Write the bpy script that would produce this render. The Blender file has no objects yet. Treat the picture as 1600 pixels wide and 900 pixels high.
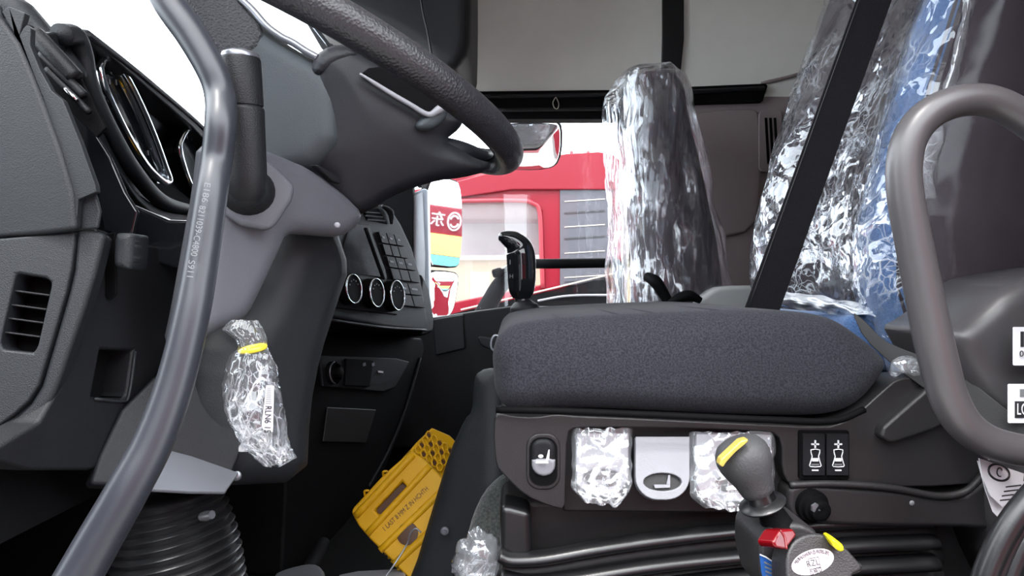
import bpy, bmesh, math, random
import numpy as np
from mathutils import Vector, Matrix, noise
from mathutils.geometry import delaunay_2d_cdt

random.seed(4)
SC = bpy.context.scene
COL = SC.collection

# ------------------------------------------------------------------ camera, sky, exposure
FPX = 1000.0                                   # focal length in pixels of a 1600x900 frame
cam_d = bpy.data.cameras.new('camera')
cam_d.sensor_width = 36.0
cam_d.lens = 36.0 * FPX / 1600.0
cam_d.clip_start = 0.02
cam = bpy.data.objects.new('camera', cam_d)
cam.location = (0, 0, 0)
cam.rotation_euler = (math.pi / 2, 0, 0)
COL.objects.link(cam)
SC.camera = cam

SKY = 8.6
w = bpy.data.worlds.new('sky')
SC.world = w
w.use_nodes = True
nt = w.node_tree
nt.nodes.clear()
wo = nt.nodes.new('ShaderNodeOutputWorld')
bg = nt.nodes.new('ShaderNodeBackground')
tc = nt.nodes.new('ShaderNodeTexCoord')
sp = nt.nodes.new('ShaderNodeSeparateXYZ')
rp = nt.nodes.new('ShaderNodeValToRGB')
rp.color_ramp.elements[0].position = 0.0
rp.color_ramp.elements[0].color = (0.82, 0.91, 1.0, 1)
rp.color_ramp.elements[1].position = 0.7
rp.color_ramp.elements[1].color = (.95, .98, 1.0, 1)
nt.links.new(tc.outputs['Generated'], sp.inputs[0])
nt.links.new(sp.outputs['Z'], rp.inputs[0])
nt.links.new(rp.outputs[0], bg.inputs[0])
bg.inputs[1].default_value = SKY
nt.links.new(bg.outputs[0], wo.inputs[0])

sun_d = bpy.data.lights.new('sun', 'SUN')
sun_d.energy = 3.0
sun_d.angle = math.radians(8)
sun_d.color = (1.0, 0.96, 0.92)
sun = bpy.data.objects.new('sun', sun_d)
COL.objects.link(sun)
sun.rotation_euler = Vector((0.25, 0.45, -1.0)).to_track_quat('-Z', 'Y').to_euler()

SC.view_settings.view_transform = 'Standard'
SC.view_settings.look = 'None'
SC.view_settings.gamma = 1
SC.view_settings.use_curve_mapping = False
SC.view_settings.exposure = 0.0
SC.cycles.max_bounces = 10
SC.cycles.transparent_max_bounces = 16


# ------------------------------------------------------------------ geometry helpers
def P(px, py, d):
    """the point d metres in front of the lens plane that the photograph shows at (px, py)"""
    return Vector(((px - 800) * d / FPX, d, (450 - py) * d / FPX))


class Plane:
    def __init__(self, a, b=None, c=None):
        if b is None:
            self.o = Vector((0, a, 0)); self.n = Vector((0, -1, 0))
        else:
            A, B, C = P(*a), P(*b), P(*c)
            n = (B - A).cross(C - A).normalized()
            if n.dot(-A) < 0: n = -n
            self.o = A; self.n = n
        x = Vector((1, 0, 0))
        u = x - self.n * x.dot(self.n)
        if u.length < 0.35:
            y = Vector((0, 1, 0)); u = y - self.n * y.dot(self.n)
        self.u = u.normalized()
        self.v = self.n.cross(self.u)
        if self.v.z < 0: self.v = -self.v

    def hit(self, px, py):
        r = Vector(((px - 800) / FPX, 1, (450 - py) / FPX))
        return r * (self.o.dot(self.n) / r.dot(self.n))

    def uv(self, px, py):
        q = self.hit(px, py) - self.o
        return (q.dot(self.u), q.dot(self.v))

    def at(self, u, v, h=0.0):
        return self.o + self.u * u + self.v * v + self.n * h

    def shift(self, h):
        q = Plane(1.0)
        q.o = self.o + self.n * h; q.n = self.n; q.u = self.u; q.v = self.v
        return q


def aspl(p):
    return p if isinstance(p, Plane) else (Plane(*p) if isinstance(p, (tuple, list)) else Plane(p))


def chaikin(pts, it):
    pts = [tuple(p) for p in pts]
    for _ in range(it):
        out = []
        n = len(pts)
        for i in range(n):
            a, b = pts[i], pts[(i + 1) % n]
            out.append(tuple(a[k] * .78 + b[k] * .22 for k in range(len(a))))
            out.append(tuple(a[k] * .22 + b[k] * .78 for k in range(len(a))))
        pts = out
    return pts


def catmull(pts, n=8, closed=False):
    pts = [Vector(p) for p in pts]
    out = []
    N = len(pts)
    rng = range(N) if closed else range(N - 1)
    for i in rng:
        if closed:
            p0, p1, p2, p3 = pts[i - 1], pts[i], pts[(i + 1) % N], pts[(i + 2) % N]
        else:
            p1, p2 = pts[i], pts[i + 1]
            p0 = pts[i - 1] if i else p1 * 2 - p2
            p3 = pts[i + 2] if i + 2 < N else p2 * 2 - p1
        for k in range(n):
            t = k / n
            out.append(0.5 * ((2 * p1) + (p2 - p0) * t + (2 * p0 - 5 * p1 + 4 * p2 - p3) * t * t + (3 * p1 - p0 - 3 * p2 + p3) * t ** 3))
    if not closed: out.append(pts[-1])
    return out


WORLD = {}


def tag(o, label=None, cat=None, group=None, kind=None):
    if label: o['label'] = label
    if cat: o['category'] = cat
    if group: o['group'] = group
    if kind: o['kind'] = kind
    return o


def thing(name, loc, label, cat, group=None):
    o = bpy.data.objects.new(name, None)
    COL.objects.link(o)
    o.location = loc
    o.empty_display_size = 0.02
    WORLD[o.name] = Vector(loc)
    return tag(o, label, cat, group)


def mk(name, verts, faces, mat, parent=None, smooth=True, bevel=0, bseg=2, label=None):
    vs = [Vector(v) for v in verts]
    lo = Vector([min(v[k] for v in vs) for k in range(3)])
    hi = Vector([max(v[k] for v in vs) for k in range(3)])
    c = (lo + hi) / 2
    me = bpy.data.meshes.new(name)
    me.from_pydata([v - c for v in vs], [], [tuple(f) for f in faces])
    bm = bmesh.new(); bm.from_mesh(me)
    bmesh.ops.remove_doubles(bm, verts=bm.verts, dist=1e-6)
    bmesh.ops.recalc_face_normals(bm, faces=bm.faces)
    bm.to_mesh(me); bm.free()
    if smooth:
        me.polygons.foreach_set('use_smooth', [True] * len(me.polygons))
    me.materials.append(mat)
    o = bpy.data.objects.new(name, me)
    COL.objects.link(o)
    WORLD[o.name] = c
    if parent is not None:
        o.parent = parent
        o.location = c - WORLD[parent.name]
    else:
        o.location = c
    if bevel:
        b = o.modifiers.new('bevel', 'BEVEL')
        b.width = bevel; b.segments = bseg; b.limit_method = 'ANGLE'; b.angle_limit = math.radians(28)
        b.harden_normals = True
    elif smooth == 'auto':
        pass
    if label: o['label'] = label
    return o


def slab(name, pl, outline, thick, mat, parent=None, bevel=0.002, holes=(), smooth=0, metres=False, label=None, bseg=2, shade=True):
    """plate whose front outline is traced on plane pl, pushed back along the plane's normal"""
    pl = aspl(pl)
    f = (lambda p: tuple(p)) if metres else (lambda p: pl.uv(*p))
    loop = chaikin([f(p) for p in outline], smooth) if smooth else [f(p) for p in outline]
    hl = [chaikin([f(p) for p in h], smooth) if smooth else [f(p) for p in h] for h in holes]
    verts, faces = [], []
    loops = [loop] + hl
    idx = []
    for lp in loops:
        idx.append(list(range(len(verts), len(verts) + len(lp))))
        verts += [pl.at(a, b, 0) for a, b in lp]
    nf = len(verts)
    verts += [pl.at(a, b, -thick) for lp in loops for a, b in lp]
    if not hl:
        faces.append(idx[0]); faces.append([i + nf for i in idx[0]][::-1])
    else:
        v2 = [Vector(p) for lp in loops for p in lp]
        r = delaunay_2d_cdt(v2, [], [idx[0]] + idx[1:], 0, 1e-7)
        ov, of, oi = r[0], r[2], r[3]
        mp = [(oi[k][0] if oi[k] else None) for k in range(len(ov))]
        for t in of:
            cx = sum(ov[k][0] for k in t) / 3; cy = sum(ov[k][1] for k in t) / 3
            if inside(cx, cy, loop) and not any(inside(cx, cy, h) for h in hl):
                q = [mp[k] for k in t]
                if None in q: continue
                faces.append(q); faces.append([k + nf for k in q][::-1])
    for ix in idx:
        n = len(ix)
        for k in range(n):
            a, b = ix[k], ix[(k + 1) % n]
            faces.append((a, b, b + nf, a + nf))
    return mk(name, verts, faces, mat, parent, smooth=shade and bevel > 0, bevel=bevel, bseg=bseg, label=label)


def inside(x, y, poly):
    c = False
    n = len(poly)
    j = n - 1
    for i in range(n):
        xi, yi = poly[i]; xj, yj = poly[j]
        if (yi > y) != (yj > y) and x < (xj - xi) * (y - yi) / (yj - yi) + xi:
            c = not c
        j = i
    return c


def pillow(name, pl, outline, thick, mat, parent=None, R=0.03, dome=0.0, smooth=2, metres=False, n=46, fn=None, label=None, back=True):
    """soft-edged body: the face rises from the outline in a quarter round of radius R, plus an optional dome"""
    pl = aspl(pl)
    lp = outline if metres else [pl.uv(*p) for p in outline]
    lp = chaikin(lp, smooth)
    A = np.array(lp); B = np.roll(A, -1, 0)
    seg = np.linalg.norm(B - A, axis=1)
    per = seg.sum(); step = per / max(90, n * 3)
    dense = []
    for a, b, s in zip(A, B, seg):
        k = max(1, int(round(s / step)))
        for q in range(k): dense.append(a + (b - a) * q / k)
    D = np.array(dense)
    lo, hi = D.min(0), D.max(0)
    h = (hi - lo).max() / n
    D2 = np.roll(D, -1, 0)
    pts = []

    def dist(p):
        ab = D2 - D
        t = np.clip(((p - D) * ab).sum(1) / np.maximum((ab * ab).sum(1), 1e-12), 0, 1)
        return np.sqrt((((D + ab * t[:, None]) - p) ** 2).sum(1)).min()
    tl = [tuple(p) for p in D]
    # rings just inside the edge so that the round is well shaped
    nrm = np.roll(D, -1, 0) - np.roll(D, 1, 0)
    nrm = np.stack([-nrm[:, 1], nrm[:, 0]], 1); nrm /= np.maximum(np.linalg.norm(nrm, axis=1)[:, None], 1e-9)
    area = 0.5 * (D[:, 0] * D2[:, 1] - D2[:, 0] * D[:, 1]).sum()
    if area < 0: nrm = -nrm
    rings = [0.035, 0.13, 0.3, 0.5, 0.75, 1.0]
    for fr in rings:
        w_ = fr * R
        for p in D + nrm * w_:
            if inside(p[0], p[1], tl) and dist(p) > w_ * 0.93: pts.append((p[0], p[1]))
    lim = min(R * 0.62, h * 3)
    xs = np.arange(lo[0] + h / 2, hi[0], h); ys = np.arange(lo[1] + h / 2, hi[1], h)
    for x in xs:
        for y in ys:
            if inside(x, y, tl):
                d = dist(np.array((x, y)))
                if d > R + h * .45: pts.append((x, y))
    v2 = [Vector(p) for p in tl] + [Vector(p) for p in pts]
    r = delaunay_2d_cdt(v2, [(i, (i + 1) % len(tl)) for i in range(len(tl))], [], 0, 1e-7)
    ov, of = r[0], r[2]
    nb = len(tl)
    isb = [any(k < nb for k in o) for o in r[3]]
    ds = [0.0 if isb[i] else dist(np.array(ov[i])) for i in range(len(ov))]
    dm = max(ds) or 1
    verts = []
    for (a, d) in zip(ov, ds):
        s = min(1, d / R)
        hh = R * math.sqrt(max(0, 1 - (1 - s) ** 2)) + dome * math.sin(min(1, d / dm) * math.pi / 2)
        if fn and d > 0: hh += fn(a[0], a[1], d)
        verts.append(pl.at(a[0], a[1], hh - R))
    faces = []
    for t in of:
        cx = sum(ov[k][0] for k in t) / 3; cy = sum(ov[k][1] for k in t) / 3
        if inside(cx, cy, tl): faces.append(list(t))
    if back:
        bi = {}
        for i, o in enumerate(r[3]):
            for k in o:
                if k < nb: bi[k] = i
        base = len(verts)
        for k in range(nb): verts.append(pl.at(tl[k][0], tl[k][1], -R - thick))
        for k in range(nb):
            a, b = bi[k], bi[(k + 1) % nb]
            faces.append((a, b, base + (k + 1) % nb, base + k))
        faces.append([base + k for k in range(nb)])
    return mk(name, verts, faces, mat, parent, label=label)


def tube(name, path, rad, mat, parent=None, seg=20, closed=False, n=8, flat=1.0, label=None, raw=False):
    pts = [Vector(p) for p in path] if raw else catmull(path, n, closed)
    N = len(pts)
    if hasattr(rad, '__len__'):
        xs = np.linspace(0, 1, len(rad)); rr = list(np.interp(np.linspace(0, 1, N), xs, rad))
    else:
        rr = [rad] * N
    verts, faces = [], []
    nprev = None
    for i, p in enumerate(pts):
        t = (pts[(i + 1) % N] - pts[i - 1]) if closed else (pts[min(N - 1, i + 1)] - pts[max(0, i - 1)])
        t.normalize()
        if nprev is None:
            a = Vector((0, -1, 0)) if abs(t.y) < .9 else Vector((1, 0, 0))
            nn = (a - t * a.dot(t)).normalized()
        else:
            nn = (nprev - t * nprev.dot(t)).normalized()
        nprev = nn
        b = t.cross(nn)
        for k in range(seg):
            an = 2 * math.pi * k / seg
            verts.append(p + nn * math.cos(an) * rr[i] * flat + b * math.sin(an) * rr[i])
    for i in range(N if closed else N - 1):
        j = (i + 1) % N
        for k in range(seg):
            faces.append((i * seg + k, i * seg + (k + 1) % seg, j * seg + (k + 1) % seg, j * seg + k))
    if not closed:
        faces.append(list(range(seg))[::-1]); faces.append([(N - 1) * seg + k for k in range(seg)])
    return mk(name, verts, faces, mat, parent, label=label)


def lathe(name, base, axis, prof, mat, parent=None, seg=36, bevel=0, label=None, sx=1.0):
    """revolve prof [(radius, height)] about axis from base"""
    ax = Vector(axis).normalized()
    a = Vector((0, 0, 1)) if abs(ax.z) < .9 else Vector((1, 0, 0))
    u = (a - ax * a.dot(ax)).normalized(); v = ax.cross(u)
    verts, faces = [], []
    for r, h in prof:
        for k in range(seg):
            an = 2 * math.pi * k / seg
            verts.append(Vector(base) + ax * h + u * math.cos(an) * r + v * math.sin(an) * r * sx)
    for i in range(len(prof) - 1):
        for k in range(seg):
            faces.append((i * seg + k, i * seg + (k + 1) % seg, (i + 1) * seg + (k + 1) % seg, (i + 1) * seg + k))
    faces.append(list(range(seg))[::-1]); faces.append([(len(prof) - 1) * seg + k for k in range(seg)])
    o = mk(name, verts, faces, mat, parent, bevel=bevel, label=label)
    if not bevel:
        e = o.modifiers.new('edges', 'EDGE_SPLIT'); e.split_angle = math.radians(50)
    return o


def box(name, lo, hi, mat, parent=None, bevel=0.0, label=None):
    (x0, y0, z0), (x1, y1, z1) = lo, hi
    v = [(x0, y0, z0), (x1, y0, z0), (x1, y1, z0), (x0, y1, z0), (x0, y0, z1), (x1, y0, z1), (x1, y1, z1), (x0, y1, z1)]
    f = [(0, 1, 2, 3), (4, 5, 6, 7), (0, 1, 5, 4), (1, 2, 6, 5), (2, 3, 7, 6), (3, 0, 4, 7)]
    return mk(name, v, f, mat, parent, smooth=bool(bevel), bevel=bevel, label=label)


def grid(name, rows, mat, parent=None, thick=0.0, label=None, offset=-1):
    """sheet through rows of points"""
    m = len(rows[0]); verts = [p for r in rows for p in r]; faces = []
    for i in range(len(rows) - 1):
        for k in range(m - 1):
            faces.append((i * m + k, i * m + k + 1, (i + 1) * m + k + 1, (i + 1) * m + k))
    o = mk(name, verts, faces, mat, parent, label=label)
    if thick:
        s = o.modifiers.new('thickness', 'SOLIDIFY'); s.thickness = thick; s.offset = offset
    return o


def text(name, s, pl, px, py, size, mat, parent=None, rot=0.0, extrude=0.0002, lift=0.0006, bold=0.0, sx=1.0, align='CENTER', metres=False, label=None):
    """lettering lying on plane pl, centred at the pixel, size in metres, rot degrees clockwise in the picture"""
    pl = aspl(pl)
    cu = bpy.data.curves.new(name, 'FONT')
    cu.body = s; cu.size = size; cu.extrude = extrude; cu.align_x = align; cu.align_y = 'CENTER'; cu.offset = bold
    tmp = bpy.data.objects.new('tmp_text', cu)
    COL.objects.link(tmp)
    dg = bpy.context.evaluated_depsgraph_get()
    me = bpy.data.meshes.new_from_object(tmp.evaluated_get(dg))
    bpy.data.objects.remove(tmp); bpy.data.curves.remove(cu)
    c = pl.at(*((px, py) if metres else pl.uv(px, py)), lift)
    a = math.radians(-rot)
    verts = []
    for v in me.vertices:
        x, y, z = v.co.x * sx, v.co.y, v.co.z
        verts.append(c + pl.u * (x * math.cos(a) - y * math.sin(a)) + pl.v * (x * math.sin(a) + y * math.cos(a)) + pl.n * z)
    faces = [list(p.vertices) for p in me.polygons]
    bpy.data.meshes.remove(me)
    if not faces: return None
    return mk(name, verts, faces, mat, parent, smooth=False, label=label)


def ell(cx, cy, rx, ry, rot=0, n=28, a0=0, a1=360):
    r = math.radians(rot)
    out = []
    for k in range(n):
        t = math.radians(a0 + (a1 - a0) * k / (n if a1 - a0 == 360 else n - 1))
        x, y = rx * math.cos(t), ry * math.sin(t)
        out.append((cx + x * math.cos(r) - y * math.sin(r), cy + x * math.sin(r) + y * math.cos(r)))
    return out


def rrect(x0, y0, x1, y1, r, n=4):
    pts = []
    for cx, cy, a in ((x1 - r, y0 + r, -90), (x1 - r, y1 - r, 0), (x0 + r, y1 - r, 90), (x0 + r, y0 + r, 180)):
        for k in range(n + 1):
            t = math.radians(a + 90 * k / n)
            pts.append((cx + r * math.cos(t), cy + r * math.sin(t)))
    return pts


# ------------------------------------------------------------------ materials
def new_mat(name):
    m = bpy.data.materials.new(name); m.use_nodes = True
    t = m.node_tree
    return m, t, t.nodes['Principled BSDF']


def plastic(name, col, rough=0.5, grain=0.15, scale=900, spec=0.5, metal=0, var=0.12, coat=0, kind='noise'):
    m, t, b = new_mat(name)
    b.inputs['Base Color'].default_value = (*col, 1)
    b.inputs['Roughness'].default_value = rough
    b.inputs['Metallic'].default_value = metal
    b.inputs['Specular IOR Level'].default_value = spec
    b.inputs['Coat Weight'].default_value = coat
    co = t.nodes.new('ShaderNodeTexCoord')
    if var:
        n2 = t.nodes.new('ShaderNodeTexNoise'); n2.inputs['Scale'].default_value = 14; n2.inputs['Detail'].default_value = 5
        mx = t.nodes.new('ShaderNodeMixRGB'); mx.blend_type = 'MULTIPLY'; mx.inputs[0].default_value = 1
        mr = t.nodes.new('ShaderNodeMapRange'); mr.inputs[3].default_value = 1 - var; mr.inputs[4].default_value = 1 + var
        t.links.new(co.outputs['Object'], n2.inputs['Vector']); t.links.new(n2.outputs[0], mr.inputs[0])
        mx.inputs[1].default_value = (*col, 1); t.links.new(mr.outputs[0], mx.inputs[2]); t.links.new(mx.outputs[0], b.inputs['Base Color'])
    if grain:
        if kind == 'voronoi':
            n1 = t.nodes.new('ShaderNodeTexVoronoi')
        else:
            n1 = t.nodes.new('ShaderNodeTexNoise'); n1.inputs['Detail'].default_value = 2
        n1.inputs['Scale'].default_value = scale
        bp = t.nodes.new('ShaderNodeBump'); bp.inputs['Strength'].default_value = grain; bp.inputs['Distance'].default_value = 0.002
        t.links.new(co.outputs['Object'], n1.inputs['Vector']); t.links.new(n1.outputs[0], bp.inputs['Height'])
        t.links.new(bp.outputs[0], b.inputs['Normal'])
    return m


def fabric(name, col, scale=700, col2=None, sx=1.0, bump=0.5, rough=0.95, sheen=0.3):
    m, t, b = new_mat(name)
    b.inputs['Roughness'].default_value = rough
    b.inputs['Specular IOR Level'].default_value = 0.15
    b.inputs['Sheen Weight'].default_value = sheen
    co = t.nodes.new('ShaderNodeTexCoord')
    mp = t.nodes.new('ShaderNodeMapping'); mp.inputs['Scale'].default_value = (1, 1, sx)
    n1 = t.nodes.new('ShaderNodeTexNoise'); n1.inputs['Scale'].default_value = scale; n1.inputs['Detail'].default_value = 3
    t.links.new(co.outputs['Object'], mp.inputs[0]); t.links.new(mp.outputs[0], n1.inputs['Vector'])
    r = t.nodes.new('ShaderNodeValToRGB')
    r.color_ramp.elements[0].position = .35; r.color_ramp.elements[1].position = .7
    r.color_ramp.elements[0].color = (*[c * .7 for c in col], 1)
    r.color_ramp.elements[1].color = (*(col2 or [min(1, c * 1.5) for c in col]), 1)
    t.links.new(n1.outputs[0], r.inputs[0]); t.links.new(r.outputs[0], b.inputs['Base Color'])
    bp = t.nodes.new('ShaderNodeBump'); bp.inputs['Strength'].default_value = bump; bp.inputs['Distance'].default_value = 0.002
    t.links.new(n1.outputs[0], bp.inputs['Height']); t.links.new(bp.outputs[0], b.inputs['Normal'])
    return m


def film(name, base=0.08, scale=30, facet=0.9, rough=0.1, haze=0.03, stretch=(1, 1, 1), power=2.5, gain=0.8, warp=.35, edge=.25):
    """thin clear polythene: see-through, glossy, creased into small flat facets"""
    m = bpy.data.materials.new(name); m.use_nodes = True
    t = m.node_tree; t.nodes.clear()
    N = t.nodes.new; L = t.links.new
    out = N('ShaderNodeOutputMaterial')
    tr = N('ShaderNodeBsdfTransparent')
    gl = N('ShaderNodeBsdfGlossy'); gl.inputs['Roughness'].default_value = rough; gl.inputs[0].default_value = (.95, .97, 1, 1)
    df = N('ShaderNodeBsdfDiffuse'); df.inputs[0].default_value = (.8, .83, .88, 1)
    co = N('ShaderNodeTexCoord')
    mp = N('ShaderNodeMapping'); mp.inputs['Scale'].default_value = stretch
    L(co.outputs['Object'], mp.inputs[0])
    n1 = N('ShaderNodeTexNoise'); n1.inputs['Scale'].default_value = scale * .35; n1.inputs['Detail'].default_value = 3
    L(mp.outputs[0], n1.inputs['Vector'])
    cn = N('ShaderNodeVectorMath'); cn.operation = 'SUBTRACT'; cn.inputs[1].default_value = (.5, .5, .5)
    L(n1.outputs['Color'], cn.inputs[0])
    sc = N('ShaderNodeVectorMath'); sc.operation = 'SCALE'; sc.inputs['Scale'].default_value = warp * 10 / scale
    L(cn.outputs[0], sc.inputs[0])
    ad = N('ShaderNodeVectorMath'); ad.operation = 'ADD'
    L(mp.outputs[0], ad.inputs[0]); L(sc.outputs[0], ad.inputs[1])
    ge = N('ShaderNodeNewGeometry')
    cur = ge.outputs['Normal']
    edges = None
    for k, (f, a) in enumerate(((1.0, .75), (2.7, .45))):
        vo = N('ShaderNodeTexVoronoi'); vo.inputs['Scale'].default_value = scale * f
        L(ad.outputs[0], vo.inputs['Vector'])
        sb = N('ShaderNodeVectorMath'); sb.operation = 'SUBTRACT'; sb.inputs[1].default_value = (.5, .5, .5)
        L(vo.outputs['Color'], sb.inputs[0])
        s2 = N('ShaderNodeVectorMath'); s2.operation = 'SCALE'; s2.inputs['Scale'].default_value = facet * a
        L(sb.outputs[0], s2.inputs[0])
        a2 = N('ShaderNodeVectorMath'); a2.operation = 'ADD'
        L(cur, a2.inputs[0]); L(s2.outputs[0], a2.inputs[1]); cur = a2.outputs[0]
    # smooth component
    s3 = N('ShaderNodeVectorMath'); s3.operation = 'SCALE'; s3.inputs['Scale'].default_value = facet * 1.2
    L(cn.outputs[0], s3.inputs[0])
    a3 = N('ShaderNodeVectorMath'); a3.operation = 'ADD'
    L(cur, a3.inputs[0]); L(s3.outputs[0], a3.inputs[1])
    nm = N('ShaderNodeVectorMath'); nm.operation = 'NORMALIZE'
    L(a3.outputs[0], nm.inputs[0])
    L(nm.outputs[0], gl.inputs['Normal'])
    lw = N('ShaderNodeLayerWeight'); lw.inputs[0].default_value = .5
    L(nm.outputs[0], lw.inputs['Normal'])
    pw = N('ShaderNodeMath'); pw.operation = 'POWER'; pw.inputs[1].default_value = power
    L(lw.outputs['Facing'], pw.inputs[0])
    ma = N('ShaderNodeMath'); ma.operation = 'MULTIPLY_ADD'; ma.inputs[1].default_value = gain; ma.inputs[2].default_value = base; ma.use_clamp = True
    L(pw.outputs[0], ma.inputs[0])
    # white crease lines: painted highlights, mixed in as diffuse colour
    ve = N('ShaderNodeTexVoronoi'); ve.feature = 'DISTANCE_TO_EDGE'; ve.inputs['Scale'].default_value = scale
    L(ad.outputs[0], ve.inputs['Vector'])
    er = N('ShaderNodeMapRange'); er.inputs[1].default_value = .0; er.inputs[2].default_value = .06; er.inputs[3].default_value = edge; er.inputs[4].default_value = 0
    L(ve.outputs[0], er.inputs[0])
    v3 = N('ShaderNodeTexVoronoi'); v3.feature = 'DISTANCE_TO_EDGE'; v3.inputs['Scale'].default_value = scale * 2.6
    L(ad.outputs[0], v3.inputs['Vector'])
    e3 = N('ShaderNodeMapRange'); e3.inputs[1].default_value = .0; e3.inputs[2].default_value = .07; e3.inputs[3].default_value = edge * .8; e3.inputs[4].default_value = 0
    L(v3.outputs[0], e3.inputs[0])
    mx = N('ShaderNodeMath'); mx.operation = 'MAXIMUM'; L(er.outputs[0], mx.inputs[0]); L(e3.outputs[0], mx.inputs[1])
    nm2 = N('ShaderNodeTexNoise'); nm2.inputs['Scale'].default_value = scale * .22; nm2.inputs['Detail'].default_value = 4
    L(mp.outputs[0], nm2.inputs['Vector'])
    mk2 = N('ShaderNodeMapRange'); mk2.inputs[1].default_value = .46; mk2.inputs[2].default_value = .62
    L(nm2.outputs[0], mk2.inputs[0])
    ms = N('ShaderNodeMath'); ms.operation = 'MULTIPLY'; L(mx.outputs[0], ms.inputs[0]); L(mk2.outputs[0], ms.inputs[1])
    hz = N('ShaderNodeMath'); hz.operation = 'ADD'; hz.inputs[1].default_value = haze
    L(ms.outputs[0], hz.inputs[0])
    m1 = N('ShaderNodeMixShader'); L(hz.outputs[0], m1.inputs[0])
    L(tr.outputs[0], m1.inputs[1]); L(df.outputs[0], m1.inputs[2])
    m2 = N('ShaderNodeMixShader')
    L(ma.outputs[0], m2.inputs[0]); L(m1.outputs[0], m2.inputs[1]); L(gl.outputs[0], m2.inputs[2])
    L(m2.outputs[0], out.inputs[0])
    return m


def glass(name, tint=(1, 1, 1), haze=0.0):
    m = bpy.data.materials.new(name); m.use_nodes = True
    t = m.node_tree; t.nodes.clear()
    N = t.nodes.new
    out = N('ShaderNodeOutputMaterial')
    tr = N('ShaderNodeBsdfTransparent'); tr.inputs[0].default_value = (*tint, 1)
    gl = N('ShaderNodeBsdfGlossy'); gl.inputs['Roughness'].default_value = 0.02
    df = N('ShaderNodeBsdfDiffuse'); df.inputs[0].default_value = (.8, .8, .8, 1)
    lw = N('ShaderNodeLayerWeight'); lw.inputs[0].default_value = .5
    pw = N('ShaderNodeMath'); pw.operation = 'POWER'; pw.inputs[1].default_value = 5
    ma = N('ShaderNodeMath'); ma.operation = 'MULTIPLY_ADD'; ma.inputs[1].default_value = .5; ma.inputs[2].default_value = .03
    t.links.new(lw.outputs['Facing'], pw.inputs[0]); t.links.new(pw.outputs[0], ma.inputs[0])
    m1 = N('ShaderNodeMixShader'); m1.inputs[0].default_value = haze
    m2 = N('ShaderNodeMixShader')
    t.links.new(tr.outputs[0], m1.inputs[1]); t.links.new(df.outputs[0], m1.inputs[2])
    t.links.new(ma.outputs[0], m2.inputs[0]); t.links.new(m1.outputs[0], m2.inputs[1]); t.links.new(gl.outputs[0], m2.inputs[2])
    t.links.new(m2.outputs[0], out.inputs[0])
    return m


M = {}
M['cowl'] = plastic('column cowl plastic', (.095, .099, .115), .5, .2, 1100, spec=.35)
M['cover'] = plastic('column cover plastic', (.036, .044, .050), .5, .2, 1100, spec=.35)
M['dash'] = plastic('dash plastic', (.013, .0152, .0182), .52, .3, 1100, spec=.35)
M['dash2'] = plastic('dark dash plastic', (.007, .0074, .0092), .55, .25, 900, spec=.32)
M['black'] = plastic('black plastic', (.0025, .0025, .003), .7, .2, 700, spec=.10)
M['gloss'] = plastic('piano black', (.008, .009, .011), .08, 0, spec=.6, var=0)
M['handle'] = plastic('painted tube', (.022, .024, .031), .36, .06, 1400, spec=.5)
M['handle_r'] = plastic('painted tube brownish', (.060, .055, .058), .36, .05, 1400, spec=.6)
M['rubber'] = plastic('black rubber', (.010, .010, .011), .32, .05, 500, spec=.6)
M['leather'] = plastic('perforated leather', (.016, .0155, .0195), .42, .3, 420, kind='voronoi')
M['wheelback'] = plastic('wheel housing', (.0075, .0085, .0125), .55, .12, 900, spec=.4)
M['chrome'] = plastic('chrome', (.75, .77, .8), .12, 0, metal=1, var=0)
M['satin'] = plastic('satin silver', (.26, .27, .30), .35, 0, metal=.7, var=0)
M['seat'] = fabric('seat fabric', (.033, .0332, .041), 500, sheen=.06, bump=.35)
M['blue'] = fabric('blue seat cloth', (.05, .10, .24), 350, sx=6, col2=(.10, .19, .38), bump=.4)
M['darkcloth'] = plastic('dark seat cloth', (.030, .021, .027), .7, .1, 300, spec=.15)
M['trim'] = plastic('seat trim plastic', (.020, .0185, .0195), .42, .2, 800, spec=.5)
M['trim_dark'] = plastic('recess plastic', (.010, .009, .0095), .5, .1, 800)
M['lever'] = plastic('grey lever', (.25, .25, .275), .42, .15, 900)
M['white'] = plastic('white print', (.75, .75, .78), .5, 0, var=0)
M['print'] = plastic('grey print', (.17, .175, .185), .5, 0, var=0)
M['paper'] = plastic('paper label', (.72, .70, .74), .6, 0, var=.04)
M['ink'] = plastic('ink', (.02, .02, .022), .6, 0, var=0)
M['belt'] = fabric('belt webbing', (.009, .0085, .0105), 900, sheen=.05)
M['headliner'] = plastic('headliner', (.84, .83, .78), .85, .15, 500, spec=.2, var=.04)
M['sidepanel'] = plastic('rear side panel', (.30, .245, .25), .6, .15, 700, spec=.3, var=.05)
M['palegrey'] = plastic('pale grey plastic', (.34, .34, .34), .6, .1, 700, var=.04)
M['yellow'] = plastic('yellow chock plastic', (.50, .265, .003), .5, .1, 300, spec=.3, var=.12)
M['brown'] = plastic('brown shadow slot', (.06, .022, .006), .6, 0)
M['tie'] = plastic('yellow tie', (.75, .60, .03), .4, 0)
M['felt'] = fabric('felt carpet', (.05, .055, .052), 300, bump=1.0)
M['redsw'] = plastic('red switch', (.15, .002, .005), .18, 0, spec=.6, var=.05)
M['yelplug'] = plastic('yellow plug', (.85, .75, .01), .35, 0, var=0)
M['yelmetal'] = plastic('brass plate', (.62, .47, .10), .3, .3, 200, metal=.4)
M['bluelab'] = plastic('blue label', (.02, .10, .35), .35, 0, var=.05)
M['pinklab'] = plastic('oval sticker', (.78, .66, .72), .45, 0, var=.03)
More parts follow.
